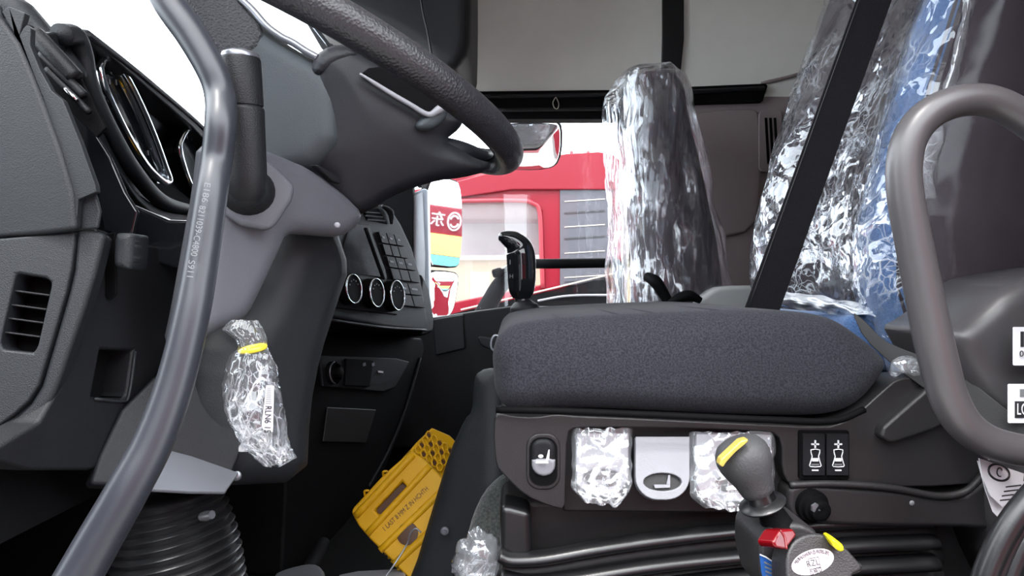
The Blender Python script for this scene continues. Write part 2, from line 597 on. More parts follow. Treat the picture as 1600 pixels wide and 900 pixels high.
M['red'] = plastic('red truck paint', (.17, .005, .014), .4, 0, coat=.0, spec=.25, var=.03)
M['redd'] = plastic('dark red gasket', (.22, .01, .02), .5, 0)
M['greypanel'] = plastic('grey sleeper panel', (.20, .20, .225), .5, .1, 300)
M['sleeper'] = plastic('sleeper louvre grey', (.075, .075, .088), .55, .1, 300, spec=.25)
M['cream'] = plastic('cream stripe', (.40, .36, .30), .5, 0)
M['build'] = plastic('cream building', (.30, .25, .13), .8, 0, var=.1)
M['build2'] = plastic('pale building', (.32, .29, .24), .8, 0, var=.1)
M['ground'] = plastic('concrete yard', (.36, .35, .33), .9, .3, 40, var=.25)
M['pillar'] = plastic('pillar grey', (.42, .46, .50), .4, 0)
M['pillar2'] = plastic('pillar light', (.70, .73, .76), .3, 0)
M['cyan'] = plastic('cyan board', (.10, .45, .48), .5, 0)
M['yelboard'] = plastic('yellow board', (.85, .55, .12), .5, 0)
M['mirror'] = plastic('mirror', (.9, .9, .92), .02, 0, metal=1, var=0)
M['glass'] = glass('clear glass', (.98, .99, 1), 0.0)
M['tint'] = glass('tinted truck pane', (.84, .78, .80), 0.10)
M['film'] = film('polythene seat film', .07, 34, .6, .10, .02, (1, .8, .9), edge=.5)
M['film_hem'] = film('milky film hem', .25, 40, .5, .15, .75, (1, 1, 1), edge=.3)
M['film_str'] = film('tight polythene', .10, 44, .45, .16, .03, (1, 1, .12), edge=.10)
M['film_back'] = film('polythene back cover', .03, 40, .5, .12, .005, (1, 1, .2), gain=.6, edge=.06)
M['film_side'] = film('smooth polythene', .015, 5, .3, .16, .005, (1, 1, .3), gain=.35, edge=.01)
M['film_foil'] = film('crumpled wrap', .10, 34, .34, .12, .12, gain=.8, edge=.28)
M['film_bag'] = film('clear bag', .06, 44, .55, .09, .03, (1, 1, .6), edge=.5)
M['lip'] = plastic('lip grey with painted light', (.10, .105, .12), .5, .1, 900)  # pale grey carries the light patch of the shroud lip
M['mesh'] = plastic('dash speaker mesh', (.02, .022, .026), .6, .6, 420, kind='voronoi')


def struct(o):
    o['kind'] = 'structure'
    return o


# ================================================================== SETTING
WY = 2.25                                      # inner face of the passenger side
box_floor = struct(box('floor', (-.85, .35, -.72), (1.75, 2.33, -.68), M['black']))
struct(box('ceiling', (-.7, .38, 1.18), (1.75, 2.33, 1.24), M['headliner']))
struct(box('wall_rear', (1.7, .35, -.72), (1.75, 2.33, 1.24), M['sidepanel']))
struct(box('wall_front', (-.85, .38, -.72), (-.80, 2.33, .12), M['black']))
# bulkhead above the windscreen
struct(box('trim_1', (-.74, .40, 1.0), (-.66, 2.3, 1.2), M['black']))
struct(box('wall_left', (-.72, .36, .62), (1.75, .41, 1.24), M['sidepanel']))
struct(box('wall_left', (.52, .36, -.9), (1.75, .41, .62), M['handle_r']))
struct(box('wall_left', (-.85, .36, -1.3), (.52, .41, -.42), M['black']))
od = struct(slab('door_2', 1.0, [(0, 0), (1.05, 0), (1.05, .7), (.95, 1.28), (0, 1.28)], .01, M['dash2'], bevel=0, metres=True))
od.matrix_world = Matrix.Translation((-.80, -.20, 0)) @ Matrix.Rotation(math.radians(90), 4, 'Z')
od.location = (-.80, -.25, -.05)
# passenger side lining with the window opening
struct(slab('wall_right', WY, [(520, -90), (1590, -90), (1590, 152), (1200, 152), (1055, 165), (700, 165), (600, 165), (520, 165)], .06, M['headliner'], bevel=.004))
struct(slab('wall_right', WY, [(1058, 158), (1200, 150), (1590, 150), (1590, 760), (1058, 760)], .06, M['sidepanel'], bevel=.004))
struct(slab('wall_right', WY + .01, [(440, 560), (1058, 560), (1058, 780), (440, 780)], .05, M['black'], bevel=.002))
# raised panel with rounded corners and air slots
pn = struct(pillow('trim_2', WY - .012, [(1068, 200), (1078, 178), (1110, 172), (1175, 168), (1188, 175), (1190, 300), (1180, 360), (1110, 375), (1085, 385), (1070, 420)], .02, M['sidepanel'], R=.010, smooth=1, n=40))
vt = struct(slab('trim_3', WY - .018, rrect(1186, 172, 1222, 268, 8), .02, M['sidepanel'], bevel=.003))
for k in range(3):
    slab('slot', WY - .020, [(1195 + 7 * k, 184), (1199 + 7 * k, 184), (1203 + 7 * k, 256), (1199 + 7 * k, 256)], .004, M['black'], vt, bevel=0)
struct(tube('trim_4', [P(1190, 130, WY - .01), P(1240, 118, WY - .01), P(1300, 98, WY - .01), P(1400, 70, WY - .01)], .006, M['sidepanel'], seg=8))
# curtain rail over the window
rail = struct(slab('trim_5', WY - .03, [(700, 143), (960, 140), (1197, 130), (1200, 134), (1192, 158), (1060, 162), (965, 164), (965, 186), (790, 186), (700, 184)], .03, M['black'], bevel=.003))
tube('ridge', [P(705, 152, 2.205), P(960, 148, 2.205), P(1194, 138, 2.205)], .007, M['dash2'], rail, seg=10)
tube('ridge', [P(770, 172, 2.205), P(962, 170, 2.205)], .006, M['dash2'], rail, seg=10)
tag(tube('cord_loop', [P(868, 152, 2.19), P(864, 160, 2.185), P(866, 168, 2.185), P(871, 170, 2.185), P(873, 162, 2.185), P(869, 152, 2.19)], .0016, M['cream'], seg=6),
    'tiny pale cord loop hanging from the black curtain rail', 'cord')
struct(slab('trim_6', WY - .02, [(1036, -60), (1069, -60), (1069, 60), (1062, 131), (1034, 133), (1036, 60)], .02, M['dash2'], bevel=.003))
# window frame of the passenger door
wf = struct(slab('window_1', WY + .03, [(560, 150), (1085, 150), (1085, 560), (560, 560)], .05, M['black'], bevel=.002, holes=[[(645, 187), (1056, 187), (1056, 500), (645, 500)]]))
slab('pane', WY + .05, [(600, 180), (1062, 180), (1062, 520), (600, 520)], .004, M['glass'], wf, bevel=0)
# windscreen and the corner post beyond it
ws = struct(mk('window_2', [(-.70, .36, 1.1), (-.70, 2.28, 1.1), (-.84, 2.28, .0), (-.84, .36, .0),
                            (-.705, .36, 1.1), (-.705, 2.28, 1.1), (-.845, 2.28, .0), (-.845, .36, .0)],
                [(0, 1, 2, 3), (4, 5, 6, 7), (0, 1, 5, 4), (1, 2, 6, 5), (2, 3, 7, 6), (3, 0, 4, 7)], M['glass'], smooth=False))
post = struct(slab('trim_7', 2.2, [(452, -40), (475, 30), (502, 76), (520, 84), (545, 60), (530, -40)], .05, M['dash2'], bevel=.004))
for a, b in (((484, 36), (512, 72)), ((497, 36), (522, 70)), ((512, 38), (532, 66))):
    tube('wiper_line', [P(*a, 2.19), P(*b, 2.19)], .0028, M['satin'], post, seg=6)
a_post = struct(slab('trim_8', 2.31, [(600, 330), (622, 312), (662, 294), (668, 296), (672, 500), (600, 500)], .06, M['pillar'], bevel=.006))
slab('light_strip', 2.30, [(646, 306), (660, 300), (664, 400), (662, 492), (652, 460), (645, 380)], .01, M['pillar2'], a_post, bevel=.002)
# yard
struct(box('ground', (-30, -14, -1.95), (30, 45, -1.9), M['ground']))

# passenger door lining (below the glass)
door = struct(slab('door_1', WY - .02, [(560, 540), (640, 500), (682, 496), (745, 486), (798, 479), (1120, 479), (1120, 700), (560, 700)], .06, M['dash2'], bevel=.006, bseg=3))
slab('front_trim', WY - .03, [(676, 499), (724, 491), (727, 545), (680, 556)], .02, M['dash'], door, bevel=.006, bseg=3, label='smooth glossy front corner of the door lining')
pillow('grab_recess', WY - .025, [(745, 524), (770, 528), (800, 526), (800, 545), (770, 548), (750, 540)], .01, M['dash'], door, R=.006, smooth=1, n=20)
tube('pull_bar', [P(835, 412, 2.24), P(870, 412, 2.2), P(950, 411, 2.2), P(965, 414, 2.2), P(967, 430, 2.2), P(968, 480, 2.21)], .017, M['black'], door, seg=12, n=5, flat=.9, label='black bar crossing the window glass')
slab('outer_skin', WY + .10, [(560, 500), (1100, 500), (1100, 1000), (560, 1000)], .01, M['red'], door, bevel=.002, label='red painted outside skin')

# overhead locker
oc = thing('overhead_locker', P(640, -40, 1.9), 'dark overhead locker above the windscreen end of the cab', 'locker')
pillow('body', 1.75, [(470, -160), (735, -160), (735, 0), (733, 78), (714, 106), (690, 98), (640, 60), (560, 20), (500, 0), (440, -20)], .35, M['dash2'], oc, R=.03, smooth=1)
tube('seam', [P(655, -20, 1.735), P(661, 20, 1.735), P(668, 50, 1.735), P(675, 90, 1.737)], .0028, M['dash'], oc, seg=8)

# pale housing next to the passenger seat
tag(pillow('storage_box', 1.62, [(1088, 490), (1090, 470), (1118, 449), (1150, 446), (1210, 446), (1240, 500), (1240, 560), (1088, 560)], .12, M['palegrey'], R=.012, smooth=1, n=30),
    'pale grey plastic box between the passenger seat and the black belt', 'box')

# ================================================================== DASHBOARD
dash = thing('dashboard', P(60, 700, .6), 'dark grey truck dashboard with instrument pods, vents and a wraparound centre stack', 'dashboard')

HP = Plane((130, 51, .65), (320, 205, 1.05), (200, 290, .72))      # face of the instrument binnacle
# hidden core that gives the dashboard its depth
mk('core', [(-.78, .50, .12), (-.50, .50, .20), (-.47, .50, -.02), (-.40, .50, -.20), (-.78, .50, -.30),
            (-.78, 2.2, .12), (-.56, 2.2, .20), (-.50, 2.2, .0), (-.46, 2.2, -.22), (-.78, 2.2, -.30)],
   [(0, 1, 2, 3, 4), (9, 8, 7, 6, 5), (0, 5, 6, 1), (1, 6, 7, 2), (2, 7, 8, 3), (3, 8, 9, 4), (4, 9, 5, 0)], M['black'], dash, smooth=False)
# binnacle hood with its hollow
hood_out = [(68, 52), (86, 49), (131, 50), (150, 62), (235, 130), (322, 205), (352, 250), (352, 350), (262, 350), (222, 322), (190, 275), (152, 205), (118, 130), (90, 90)]
hood_in = [(128, 68), (136, 60), (150, 66), (230, 136), (318, 212), (345, 262), (345, 320), (280, 322), (240, 318), (214, 300), (196, 270), (160, 190), (136, 130)]
slab('instrument_hood', HP, hood_out, .10, M['dash'], dash, bevel=.008, bseg=4, holes=[hood_in], smooth=1)
tube('hood_rim', [HP.hit(88, 54) + HP.n * .004, HP.hit(106, 57) + HP.n * .006, HP.hit(119, 84) + HP.n * .006, HP.hit(132, 133) + HP.n * .006, HP.hit(162, 200) + HP.n * .006, HP.hit(200, 267) + HP.n * .006, HP.hit(245, 315) + HP.n * .006, HP.hit(300, 330) + HP.n * .004], [.010, .010, .009, .007, .0075, .009, .009, .007], M['dash'], dash, seg=18)
tube('hood_edge', [HP.hit(100, 53), HP.hit(131, 52), HP.hit(150, 63), HP.hit(236, 131), HP.hit(322, 206), HP.hit(350, 250)], .004, M['dash'], dash, seg=10)
slab('hollow_back', HP.shift(-.035), [(100, 60), (135, 56), (240, 140), (322, 212), (350, 260), (350, 340), (260, 345), (215, 318), (150, 205)], .02, M['dash'], dash, bevel=0)
GP = HP.shift(-.014)


def gauge(cpts, name='gauge'):
    uv = [GP.uv(*p) for p in cpts]
    cl = catmull([Vector((a, b, 0)) for a, b in uv], 6, True)
    pod = slab(name, GP.shift(-.006), [(p.x, p.y) for p in cl], .03, M['gloss'], dash, bevel=0, metres=True)
    cx = sum(p.x for p in cl) / len(cl); cy = sum(p.y for p in cl) / len(cl)
    o = tube('chrome_ring', [GP.at(p.x, p.y, .004) for p in cl], .0045, M['chrome'], pod, seg=10, closed=True, raw=True)
    # sloping bright inner wall of the ring
    rows = []
    for f_, h in ((1.0, .003), (.88, -.006), (.80, -.020)):
        rows.append([GP.at(cx + (p.x - cx) * f_, cy + (p.y - cy) * f_, h) for p in cl + [cl[0]]])
    grid('inner_bezel', rows, M['chrome'], pod, .0008)
    slab('dial', GP.shift(-.005), [(cx + (p.x - cx) * .8, cy + (p.y - cy) * .8) for p in cl], .01, M['gloss'], pod, bevel=0, metres=True)
    for k in range(16):
        a = math.radians(-40 + 16.5 * k)
        rx = .72 * (max(p.x for p in cl) - cx); ry = .72 * (max(p.y for p in cl) - cy)
        u, v = cx + rx * math.cos(a), cy + ry * math.sin(a)
        slab('scale_mark', GP.shift(-.0035), [(u - .001, v - .003), (u + .001, v - .003), (u + .001, v + .003), (u - .001, v + .003)], .001, M['print'], pod, bevel=0, metres=True)
    return pod


gauge([(150, 104), (158, 92), (172, 94), (192, 120), (215, 165), (236, 214), (252, 258), (260, 282), (250, 284), (226, 262), (196, 216), (170, 165), (155, 130)])
gauge([(276, 236), (279, 216), (290, 202), (306, 204), (322, 224), (335, 262), (338, 300), (326, 322), (308, 312), (290, 282)])
# glossy fascia piece left of the hood
slab('gloss_fascia', .60, [(98, 158), (118, 170), (146, 205), (172, 245), (196, 300), (215, 330), (205, 372), (160, 362), (150, 300)], .006, M['gloss'], dash, bevel=.003, label='glossy black fascia strip')
slab('lower_fascia', .64, [(152, 300), (205, 318), (262, 342), (345, 345), (345, 420), (290, 425), (215, 405), (165, 380)], .010, M['gloss'], dash, bevel=.006)
# upper left post and side vent
pillow('end_post', .60, [(-60, -60), (28, -8), (50, 18), (84, 58), (112, 92), (120, 110), (110, 116), (60, 70), (20, 30), (-60, 10)], .004, M['dash'], dash, R=.012, smooth=1, n=30)
slab('side_vent', .57, [(40, 36), (50, 40), (62, 52), (118, 108), (165, 200), (150, 215), (100, 165), (78, 142), (44, 72)], .004, M['black'], dash, bevel=.001, label='black slanted side vent')
for a, b, r_ in (((56, 54), (118, 122), .0075), ((66, 84), (132, 150), .004), ((74, 108), (140, 176), .003)):
    tube('vane', [P(*a, .562), P(*[(a[k] + b[k]) / 2 for k in (0, 1)], .56), P(*b, .562)], r_, M['dash2'], dash, seg=10)
tube('vent_clip', [P(104, 140, .556), P(113, 150, .554), P(120, 156, .556)], .0028, M['chrome'], dash, seg=8)
# near end panels
slab('end_panel', .52, [(-60, -60), (-6, 6), (0, 25), (28, 66), (48, 112), (67, 160), (93, 232), (113, 300), (118, 359), (60, 366), (-60, 377)], .01, M['dash'], dash, bevel=.004, bseg=3)
slab('edge_strip', .523, [(2, 18), (14, 10), (39, 20), (30, 55), (36, 44), (42, 38), (48, 44), (47, 70), (62, 108), (80, 141), (98, 156), (124, 220), (149, 290), (150, 300), (122, 312), (119, 358), (115, 300), (95, 232), (69, 160), (50, 112), (30, 66)], .006, M['dash'], dash, bevel=.003, bseg=3)
slab('corner_block', .53, [(124, 314), (148, 301), (156, 330), (152, 357), (124, 359)], .004, M['dash'], dash, bevel=.003, label='grey lit corner block')
# lower end panel with the slotted vent
EP = Plane((0, 400, .515), (140, 400, .53), (0, 690, .50))
vent = [(25, 428), (30, 427), (72, 434), (80, 441), (78, 452), (58, 540), (52, 551), (6, 546), (1, 538), (2, 525)]
slab('lower_end_panel', EP, [(-60, 380), (0, 372), (60, 367), (117, 361), (117, 380), (112, 420), (104, 455), (82, 530), (61, 600), (44, 628), (20, 650), (0, 665), (-60, 690)], .05, M['dash'], dash, bevel=.003, holes=[vent])
slab('lower_edge_band', EP.shift(-.002), [(119, 360), (150, 359), (165, 366), (150, 425), (133, 480), (112, 540), (94, 592), (80, 625), (55, 655), (28, 678), (0, 692), (-60, 712), (-60, 693), (0, 668), (22, 653), (47, 630), (64, 602), (85, 531), (107, 455), (115, 420)], .02, M['dash'], dash, bevel=.007, bseg=4)
slab('vent_back', EP.shift(-.025), [(-10, 415), (95, 430), (70, 565), (-20, 555)], .01, M['black'], dash, bevel=0)
for y0, x0, x1 in ((452, 21, 76), (474, 16, 71), (495, 11, 66), (517, 6, 61)):
    slab('vent_slat', EP.shift(-.004), [(x0 - 3, y0), (x1 + 2, y0 + 8), (x1 + 2, y0 + 11), (x0 - 3, y0 + 3)], .022, M['dash2'], dash, bevel=.0006)
# knee panel that runs back from the end panel
KP = Plane((150, 400, .56), (340, 400, .74), (150, 650, .56))
slot = [(158, 546), (208, 548), (198, 618), (190, 624), (144, 620)]
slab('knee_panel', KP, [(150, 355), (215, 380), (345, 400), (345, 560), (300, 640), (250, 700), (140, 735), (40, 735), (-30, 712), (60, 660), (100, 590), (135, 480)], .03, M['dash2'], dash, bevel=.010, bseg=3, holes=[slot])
slab('slot_back', KP.shift(-.025), [(130, 535), (225, 535), (220, 640), (125, 640)], .01, M['black'], dash, bevel=0)
tube('slot_rim', [KP.hit(146, 623) + KP.n * .001, KP.hit(188, 627) + KP.n * .001, KP.hit(200, 618) + KP.n * .001, KP.hit(210, 549) + KP.n * .001], .0015, M['dash'], dash, seg=6, n=3)
tube('slot_glint', [KP.hit(150, 590) + KP.n * -.02, KP.hit(147, 602) + KP.n * -.02], .002, M['chrome'], dash, seg=6, n=3)
kn = pillow('dimmer_knob', .545, [(176, 366), (182, 363), (203, 364), (206, 370), (202, 418), (196, 422), (178, 418), (174, 410)], .02, M['dash'], dash, R=.006, smooth=1, n=24)
slab('knob_track', .57, [(163, 365), (180, 362), (182, 460), (172, 470), (160, 462)], .003, M['black'], dash, bevel=.002)
# underside lip far down left
slab('lower_shelf', Plane((0, 700, .62), (160, 700, .75), (0, 760, .60)), [(-80, 690), (60, 690), (150, 700), (160, 760), (-80, 790)], .05, M['black'], dash, bevel=.004)

# ---- centre stack
SPn = Plane((515, 480, 1.05), (670, 500, 1.42), (600, 330, 1.26))
stack = slab('centre_stack', SPn, [(560, 318), (598, 318), (614, 326), (628, 348), (645, 385), (657, 425), (664, 465), (670, 505), (662, 521), (600, 515), (515, 500), (480, 496), (480, 420), (520, 340)], .12, M['dash2'], dash, bevel=.012, bseg=4)
slab('stack_side', SPn.shift(-.012), [(660, 425), (672, 450), (680, 500), (678, 520), (660, 526), (650, 500)], .12, M['dash2'], dash, bevel=.01)
slab('display', SPn.shift(.002), [(548, 348), (577, 352), (603, 424), (596, 433), (528, 425), (532, 400)], .006, M['gloss'], stack, bevel=.001, label='dark glossy display')
slab('display_rail', SPn.shift(.006), [(573, 355), (577, 357), (606, 434), (602, 437)], .006, M['dash'], stack, bevel=.0015)
slab('top_vent', SPn.shift(.002), [(566, 326), (592, 326), (606, 350), (576, 344)], .004, M['black'], stack, bevel=.001)
for k in range(3):
    slab('vent_bar', SPn.shift(.006), [(568 + 3 * k, 330 + 6 * k), (594 + 4 * k, 332 + 6 * k), (595 + 4 * k, 334 + 6 * k), (568 + 3 * k, 332 + 6 * k)], .003, M['dash'], stack, bevel=.0005)
tube('vent_wing', [SPn.hit(594, 322) + SPn.n * .004, SPn.hit(604, 332) + SPn.n * .008, SPn.hit(609, 350) + SPn.n * .004], [.003, .007, .003], M['dash'], stack, seg=10)
slab('control_panel', SPn.shift(.003), [(524, 428), (598, 437), (616, 452), (622, 492), (515, 480), (512, 462)], .006, M['dash2'], stack, bevel=.002)
for cx, cy, rx, ry in ((536, 453, 15, 18), (573, 459, 14, 17), (606, 463, 14, 17)):
    c = SPn.hit(cx, cy); u0, v0 = SPn.uv(cx, cy)
    ru = abs(SPn.uv(cx + rx, cy)[0] - u0); rv = abs(SPn.uv(cx, cy + ry)[1] - v0)
    r_ = (ru + rv) / 2
    kb = lathe('climate_knob', c + SPn.n * .003, SPn.n, [(r_ * 1.05, 0), (r_ * 1.0, .014), (r_ * .95, .018)], M['black'], stack, bevel=.001)
    tube('chrome_ring', [c + SPn.n * .021 + SPn.u * math.cos(t) * r_ * .97 + SPn.v * math.sin(t) * r_ * .97 for t in np.linspace(0, 2 * math.pi, 33)[:-1]], .0016, M['chrome'], kb, seg=8, closed=True, raw=True)
    for k in range(5):
        t = math.radians(30 + 30 * k)
        q = c + SPn.u * math.cos(t) * r_ * .6 + SPn.v * math.sin(t) * r_ * .6
        slab('mark', SPn.shift(.0225), [(u0 + r_ * .6 * math.cos(t) + dx, v0 + r_ * .6 * math.sin(t) + dz) for dx, dz in ((-.0012, -.0012), (.0012, -.0012), (.0012, .0012), (-.0012, .0012))], .001, M['print'], kb, bevel=0, metres=True)
for (x0, y0, x1, y1) in ((592, 362, 628, 398), (604, 400, 646, 438), (620, 441, 655, 479)):
    n = 3 if y0 < 440 else 2
    for k in range(n):
        for j in range(2):
            xa = x0 + (x1 - x0) * k / n + (6 if j else 0); xb = x0 + (x1 - x0) * (k + 1) / n - 1 + (6 if j else 0)
            ya = y0 + j * 19 + 2 * k; yb = ya + 17
            s = slab('switch_key', SPn.shift(.006), [(xa, ya), (xb, ya + 2), (xb + 5, yb + 2), (xa + 5, yb)], .008, M['dash2'], stack, bevel=.001)
            if j == 0:
                slab('icon', SPn.shift(.0068), [(xa + 5, ya + 7), (xb - 2, ya + 8), (xb - 1, ya + 11), (xa + 6, ya + 10)], .001, M['print'], s, bevel=0)
tube('lower_rim', [SPn.hit(512, 500) + SPn.n * .002, SPn.hit(600, 512) + SPn.n * .002, SPn.hit(664, 516) + SPn.n * .002], .003, M['dash'], stack, seg=8)
# ---- lower stack
LP_ = Plane((500, 560, 1.10), (650, 560, 1.45), (500, 760, 1.06))
low = slab('lower_stack', LP_, [(480, 515), (560, 522), (660, 528), (664, 545), (640, 640), (600, 740), (540, 820), (470, 900), (440, 900), (450, 700)], .2, M['black'], dash, bevel=.006)
slab('socket_panel', LP_.shift(.004), [(500, 555), (620, 560), (640, 565), (618, 605), (600, 612), (505, 604)], .006, M['dash2'], low, bevel=.002)
slab('switch_block', LP_.shift(.008), [(541, 560), (584, 563), (578, 604), (539, 602)], .006, M['black'], low, bevel=.001)
for cx, cy in ((563, 570), (577, 570)):
    u0, v0 = LP_.uv(cx, cy)
    slab('icon', LP_.shift(.0090), [(u0 + a, v0 + b) for a, b in ((-.005, -.003), (.005, -.003), (.005, .003), (-.005, .003))], .001, M['satin'], low, bevel=0, metres=True)
slab('usb_slot', LP_.shift(.006), [(591, 579), (599, 580), (599, 583), (591, 582)], .001, M['white'], low, bevel=0)
c = LP_.hit(515, 583)
lathe('lighter_socket', c, LP_.n, [(.020, 0), (.020, .012), (.016, .016), (.014, .008), (.010, .008), (.010, .022), (.008, .024)], M['black'], low)
tube('chrome_ring', [c + LP_.n * .013 + LP_.u * math.cos(t) * .019 + LP_.v * math.sin(t) * .019 for t in np.linspace(1.6, 4.4, 14)], .0012, M['satin'], low, seg=8, raw=True)
slab('cubby', LP_.shift(.003), [(512, 636), (588, 640), (572, 692), (505, 690)], .003, M['trim_dark'], low, bevel=.003)
tube('stack_edge', [LP_.hit(655, 560) + LP_.n * .002, LP_.hit(638, 620) + LP_.n * .002, LP_.hit(612, 690) + LP_.n * .002, LP_.hit(575, 760) + LP_.n * .002], .0035, M['dash2'], low, seg=8)

# ================================================================== STEERING WHEEL
wheel = thing('steering_wheel', (-.2, .72, .24), 'black leather steering wheel seen from below, perforated grip', 'steering wheel')
R_ = .222; AL = math.radians(25.5)
uw = Vector((math.cos(AL), 0, -math.sin(AL)))
tip = Vector((-.0035, .722, .1515))
Cw = tip - uw * R_
nw = Vector((math.sin(AL), 0, math.cos(AL)))
rim = tube('rim', [Cw + uw * R_ * math.cos(t) + Vector((0, 1, 0)) * R_ * math.sin(t) for t in np.linspace(0, 2 * math.pi, 97)[:-1]], .0165, M['leather'], wheel, seg=28, closed=True, raw=True)
seam = [Cw + uw * (R_ - .0155) * math.cos(t) + Vector((0, 1, 0)) * (R_ - .0155) * math.sin(t) - nw * .006 for t in np.linspace(0, 2 * math.pi, 97)[:-1]]
tube('stitch_seam', seam, .0009, M['black'], rim, seg=6, closed=True, raw=True)
hub_out = [(478, 170), (488, 140), (489, 110), (496, 82), (522, 68), (548, 66), (575, 84), (612, 103), (650, 130), (697, 158), (727, 188), (712, 206), (697, 219), (720, 232), (745, 248), (770, 258), (758, 272), (728, 279), (690, 283), (650, 295), (612, 310), (578, 321), (556, 306), (525, 284), (480, 258), (430, 236), (400, 229), (388, 215), (420, 205), (455, 192)]
HU = Plane((400, 200, .66), (700, 200, .72), (520, 320, .70))
slot_h = [(562, 112), (574, 105), (603, 101), (640, 125), (697, 163), (690, 172), (669, 181), (610, 145)]
hub_out = [(478, 170), (488, 140), (489, 110), (494, 82), (518, 68), (548, 66), (575, 84), (612, 100), (655, 126), (700, 156), (730, 186), (722, 202), (700, 219), (722, 232), (748, 248), (774, 256), (764, 270), (728, 279), (690, 283), (650, 295), (612, 310), (585, 330), (556, 340), (500, 310), (430, 270), (395, 232), (420, 205), (455, 192)]
housing = pillow('housing', HU, hub_out, .10, M['wheelback'], wheel, R=.016, smooth=1, n=60, dome=.014)
pillow('housing_lobe', HU.shift(.006), [(486, 112), (492, 86), (516, 70), (548, 68), (566, 84), (540, 104), (500, 122)], .08, M['wheelback'], wheel, R=.014, smooth=1, n=26)
slab('slot_dark', HU.shift(.016), [(566, 114), (576, 106), (604, 103), (640, 126), (694, 163), (688, 170), (669, 178), (612, 143)], .006, M['black'], wheel, bevel=.001)  # black plate on the hub stands in for the dark of the open slot
HT = HU.shift(.0175)
tube('slot_trim', [HT.hit(562, 115) + HT.n * .001, HT.hit(585, 130) + HT.n * .002, HT.hit(612, 147) + HT.n * .002, HT.hit(640, 163) + HT.n * .002, HT.hit(668, 179) + HT.n * .002, HT.hit(684, 172) + HT.n * .002, HT.hit(696, 163) + HT.n * .001], [.0012, .0022, .0026, .0026, .003, .0045, .0045], M['lever'], wheel, seg=10, n=4, label='silver trim along the slot')
pillow('spoke_lit_corner', HU.shift(.020), [(664, 181), (680, 170), (697, 160), (703, 172), (696, 190), (676, 204), (654, 204), (650, 194)], .02, M['cover'], wheel, R=.007, smooth=1, n=24)  # paler plastic puts the light on this corner into its colour
tube('spoke', [HU.hit(690, 234) + HU.n * -.02, P(725, 238, .76), P(752, 247, .80), P(772, 252, .82)], [.016, .012, .010, .010], M['wheelback'], wheel, seg=14)

# ================================================================== STEERING COLUMN
colm = thing('steering_column', P(400, 400, .66), 'grey plastic steering column cowl below the wheel with a ribbed boot at its foot', 'steering column')
DF = Plane((375, 0, .665), (490, 90, .668), (405, 230, .66))
pillow('upper_cover', DF, [(240, -80), (320, -60), (355, -30), (377, 2), (417, 42), (457, 68), (494, 88), (530, 110), (530, 250), (345, 300), (343, 200), (343, 150), (332, 108), (303, 55), (272, 0)], .14, M['cover'], colm, R=.02, smooth=1, n=40)
pillow('mesh_panel', DF.shift(.002), [(262, -60), (320, -60), (356, -26), (374, 2), (412, 44), (400, 80), (350, 92), (325, 60), (300, 20), (268, -30)], .01, M['mesh'], colm, R=.006, smooth=1, n=30, label='dimpled mesh panel')
tube('edge_trim', [DF.hit(372, -6), DF.hit(395, 16), DF.hit(417, 41), DF.hit(440, 58), DF.hit(458, 67), DF.hit(478, 80), DF.hit(496, 90)], .004, M['satin'], colm, seg=10)
cowl = pillow('cowl', Plane((400, 300, .60), (560, 330, .70), (380, 520, .60)), [(343, 215), (405, 226), (430, 234), (500, 264), (548, 302), (576, 330), (572, 352), (545, 372), (505, 368), (458, 366), (446, 395), (425, 440), (398, 497), (376, 510), (345, 522), (312, 545), (288, 545), (300, 490), (316, 400), (334, 300)], .02, M['cowl'], colm, R=.018, smooth=1, n=60)
# bolt in the cowl
lathe('screw', P(527, 352, .635), (0.2, -1, 0), [(.003, 0), (.003, .002), (.002, .003)], M['lever'], cowl, seg=16)
slab('cowl_tab', Plane((400, 300, .60), (560, 330, .70), (380, 520, .60)), [(492, 258), (498, 257), (535, 278), (533, 288), (520, 283)], .01, M['dash2'], cowl, bevel=.002)
pillow('lower_cowl', Plane((400, 500, .66), (560, 400, .78), (400, 740, .66)), [(458, 345), (500, 335), (540, 340), (566, 420), (545, 480), (520, 560), (505, 640), (500, 760), (330, 770), (320, 600), (345, 525), (396, 504), (430, 440)], .10, M['dash'], colm, R=.035, smooth=1, n=46)
SH = Plane((250, 600, .61), (380, 600, .66), (260, 760, .585))
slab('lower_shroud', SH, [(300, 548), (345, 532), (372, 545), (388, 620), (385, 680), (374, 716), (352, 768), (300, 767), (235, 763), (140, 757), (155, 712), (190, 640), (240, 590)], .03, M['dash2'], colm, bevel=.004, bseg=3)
slab('shroud_lit_patch', Plane((262, 705, .590), (372, 735, .625), (240, 764, .535)), [(262, 702), (300, 712), (374, 738), (353, 768), (300, 767), (232, 763)], .004, M['lip'], colm, bevel=.0015, label='sloping lip with a patch of light put into its paler grey')  # tilted and coloured paler to stand for a patch of light
# stalk boot and bezel
BZ = Plane((400, 300, .585), (460, 300, .60), (400, 350, .585))
bez = slab('stalk_bezel', BZ, [(330, 262), (345, 248), (380, 246), (424, 252), (458, 286), (462, 294), (456, 314), (432, 350), (422, 359), (410, 359), (376, 352), (352, 336), (335, 310)], .02, M['cowl'], colm, bevel=.005, bseg=3)
pillow('stalk_boot', BZ.shift(.010), ell(388, 296, 48, 42, 10, 24), .03, M['dash2'], bez, R=.018, smooth=0, n=26, dome=.004)
pillow('boot_collar', BZ.shift(.020), ell(390, 292, 32, 32, 0, 24), .02, M['dash'], bez, R=.012, smooth=0, n=22)
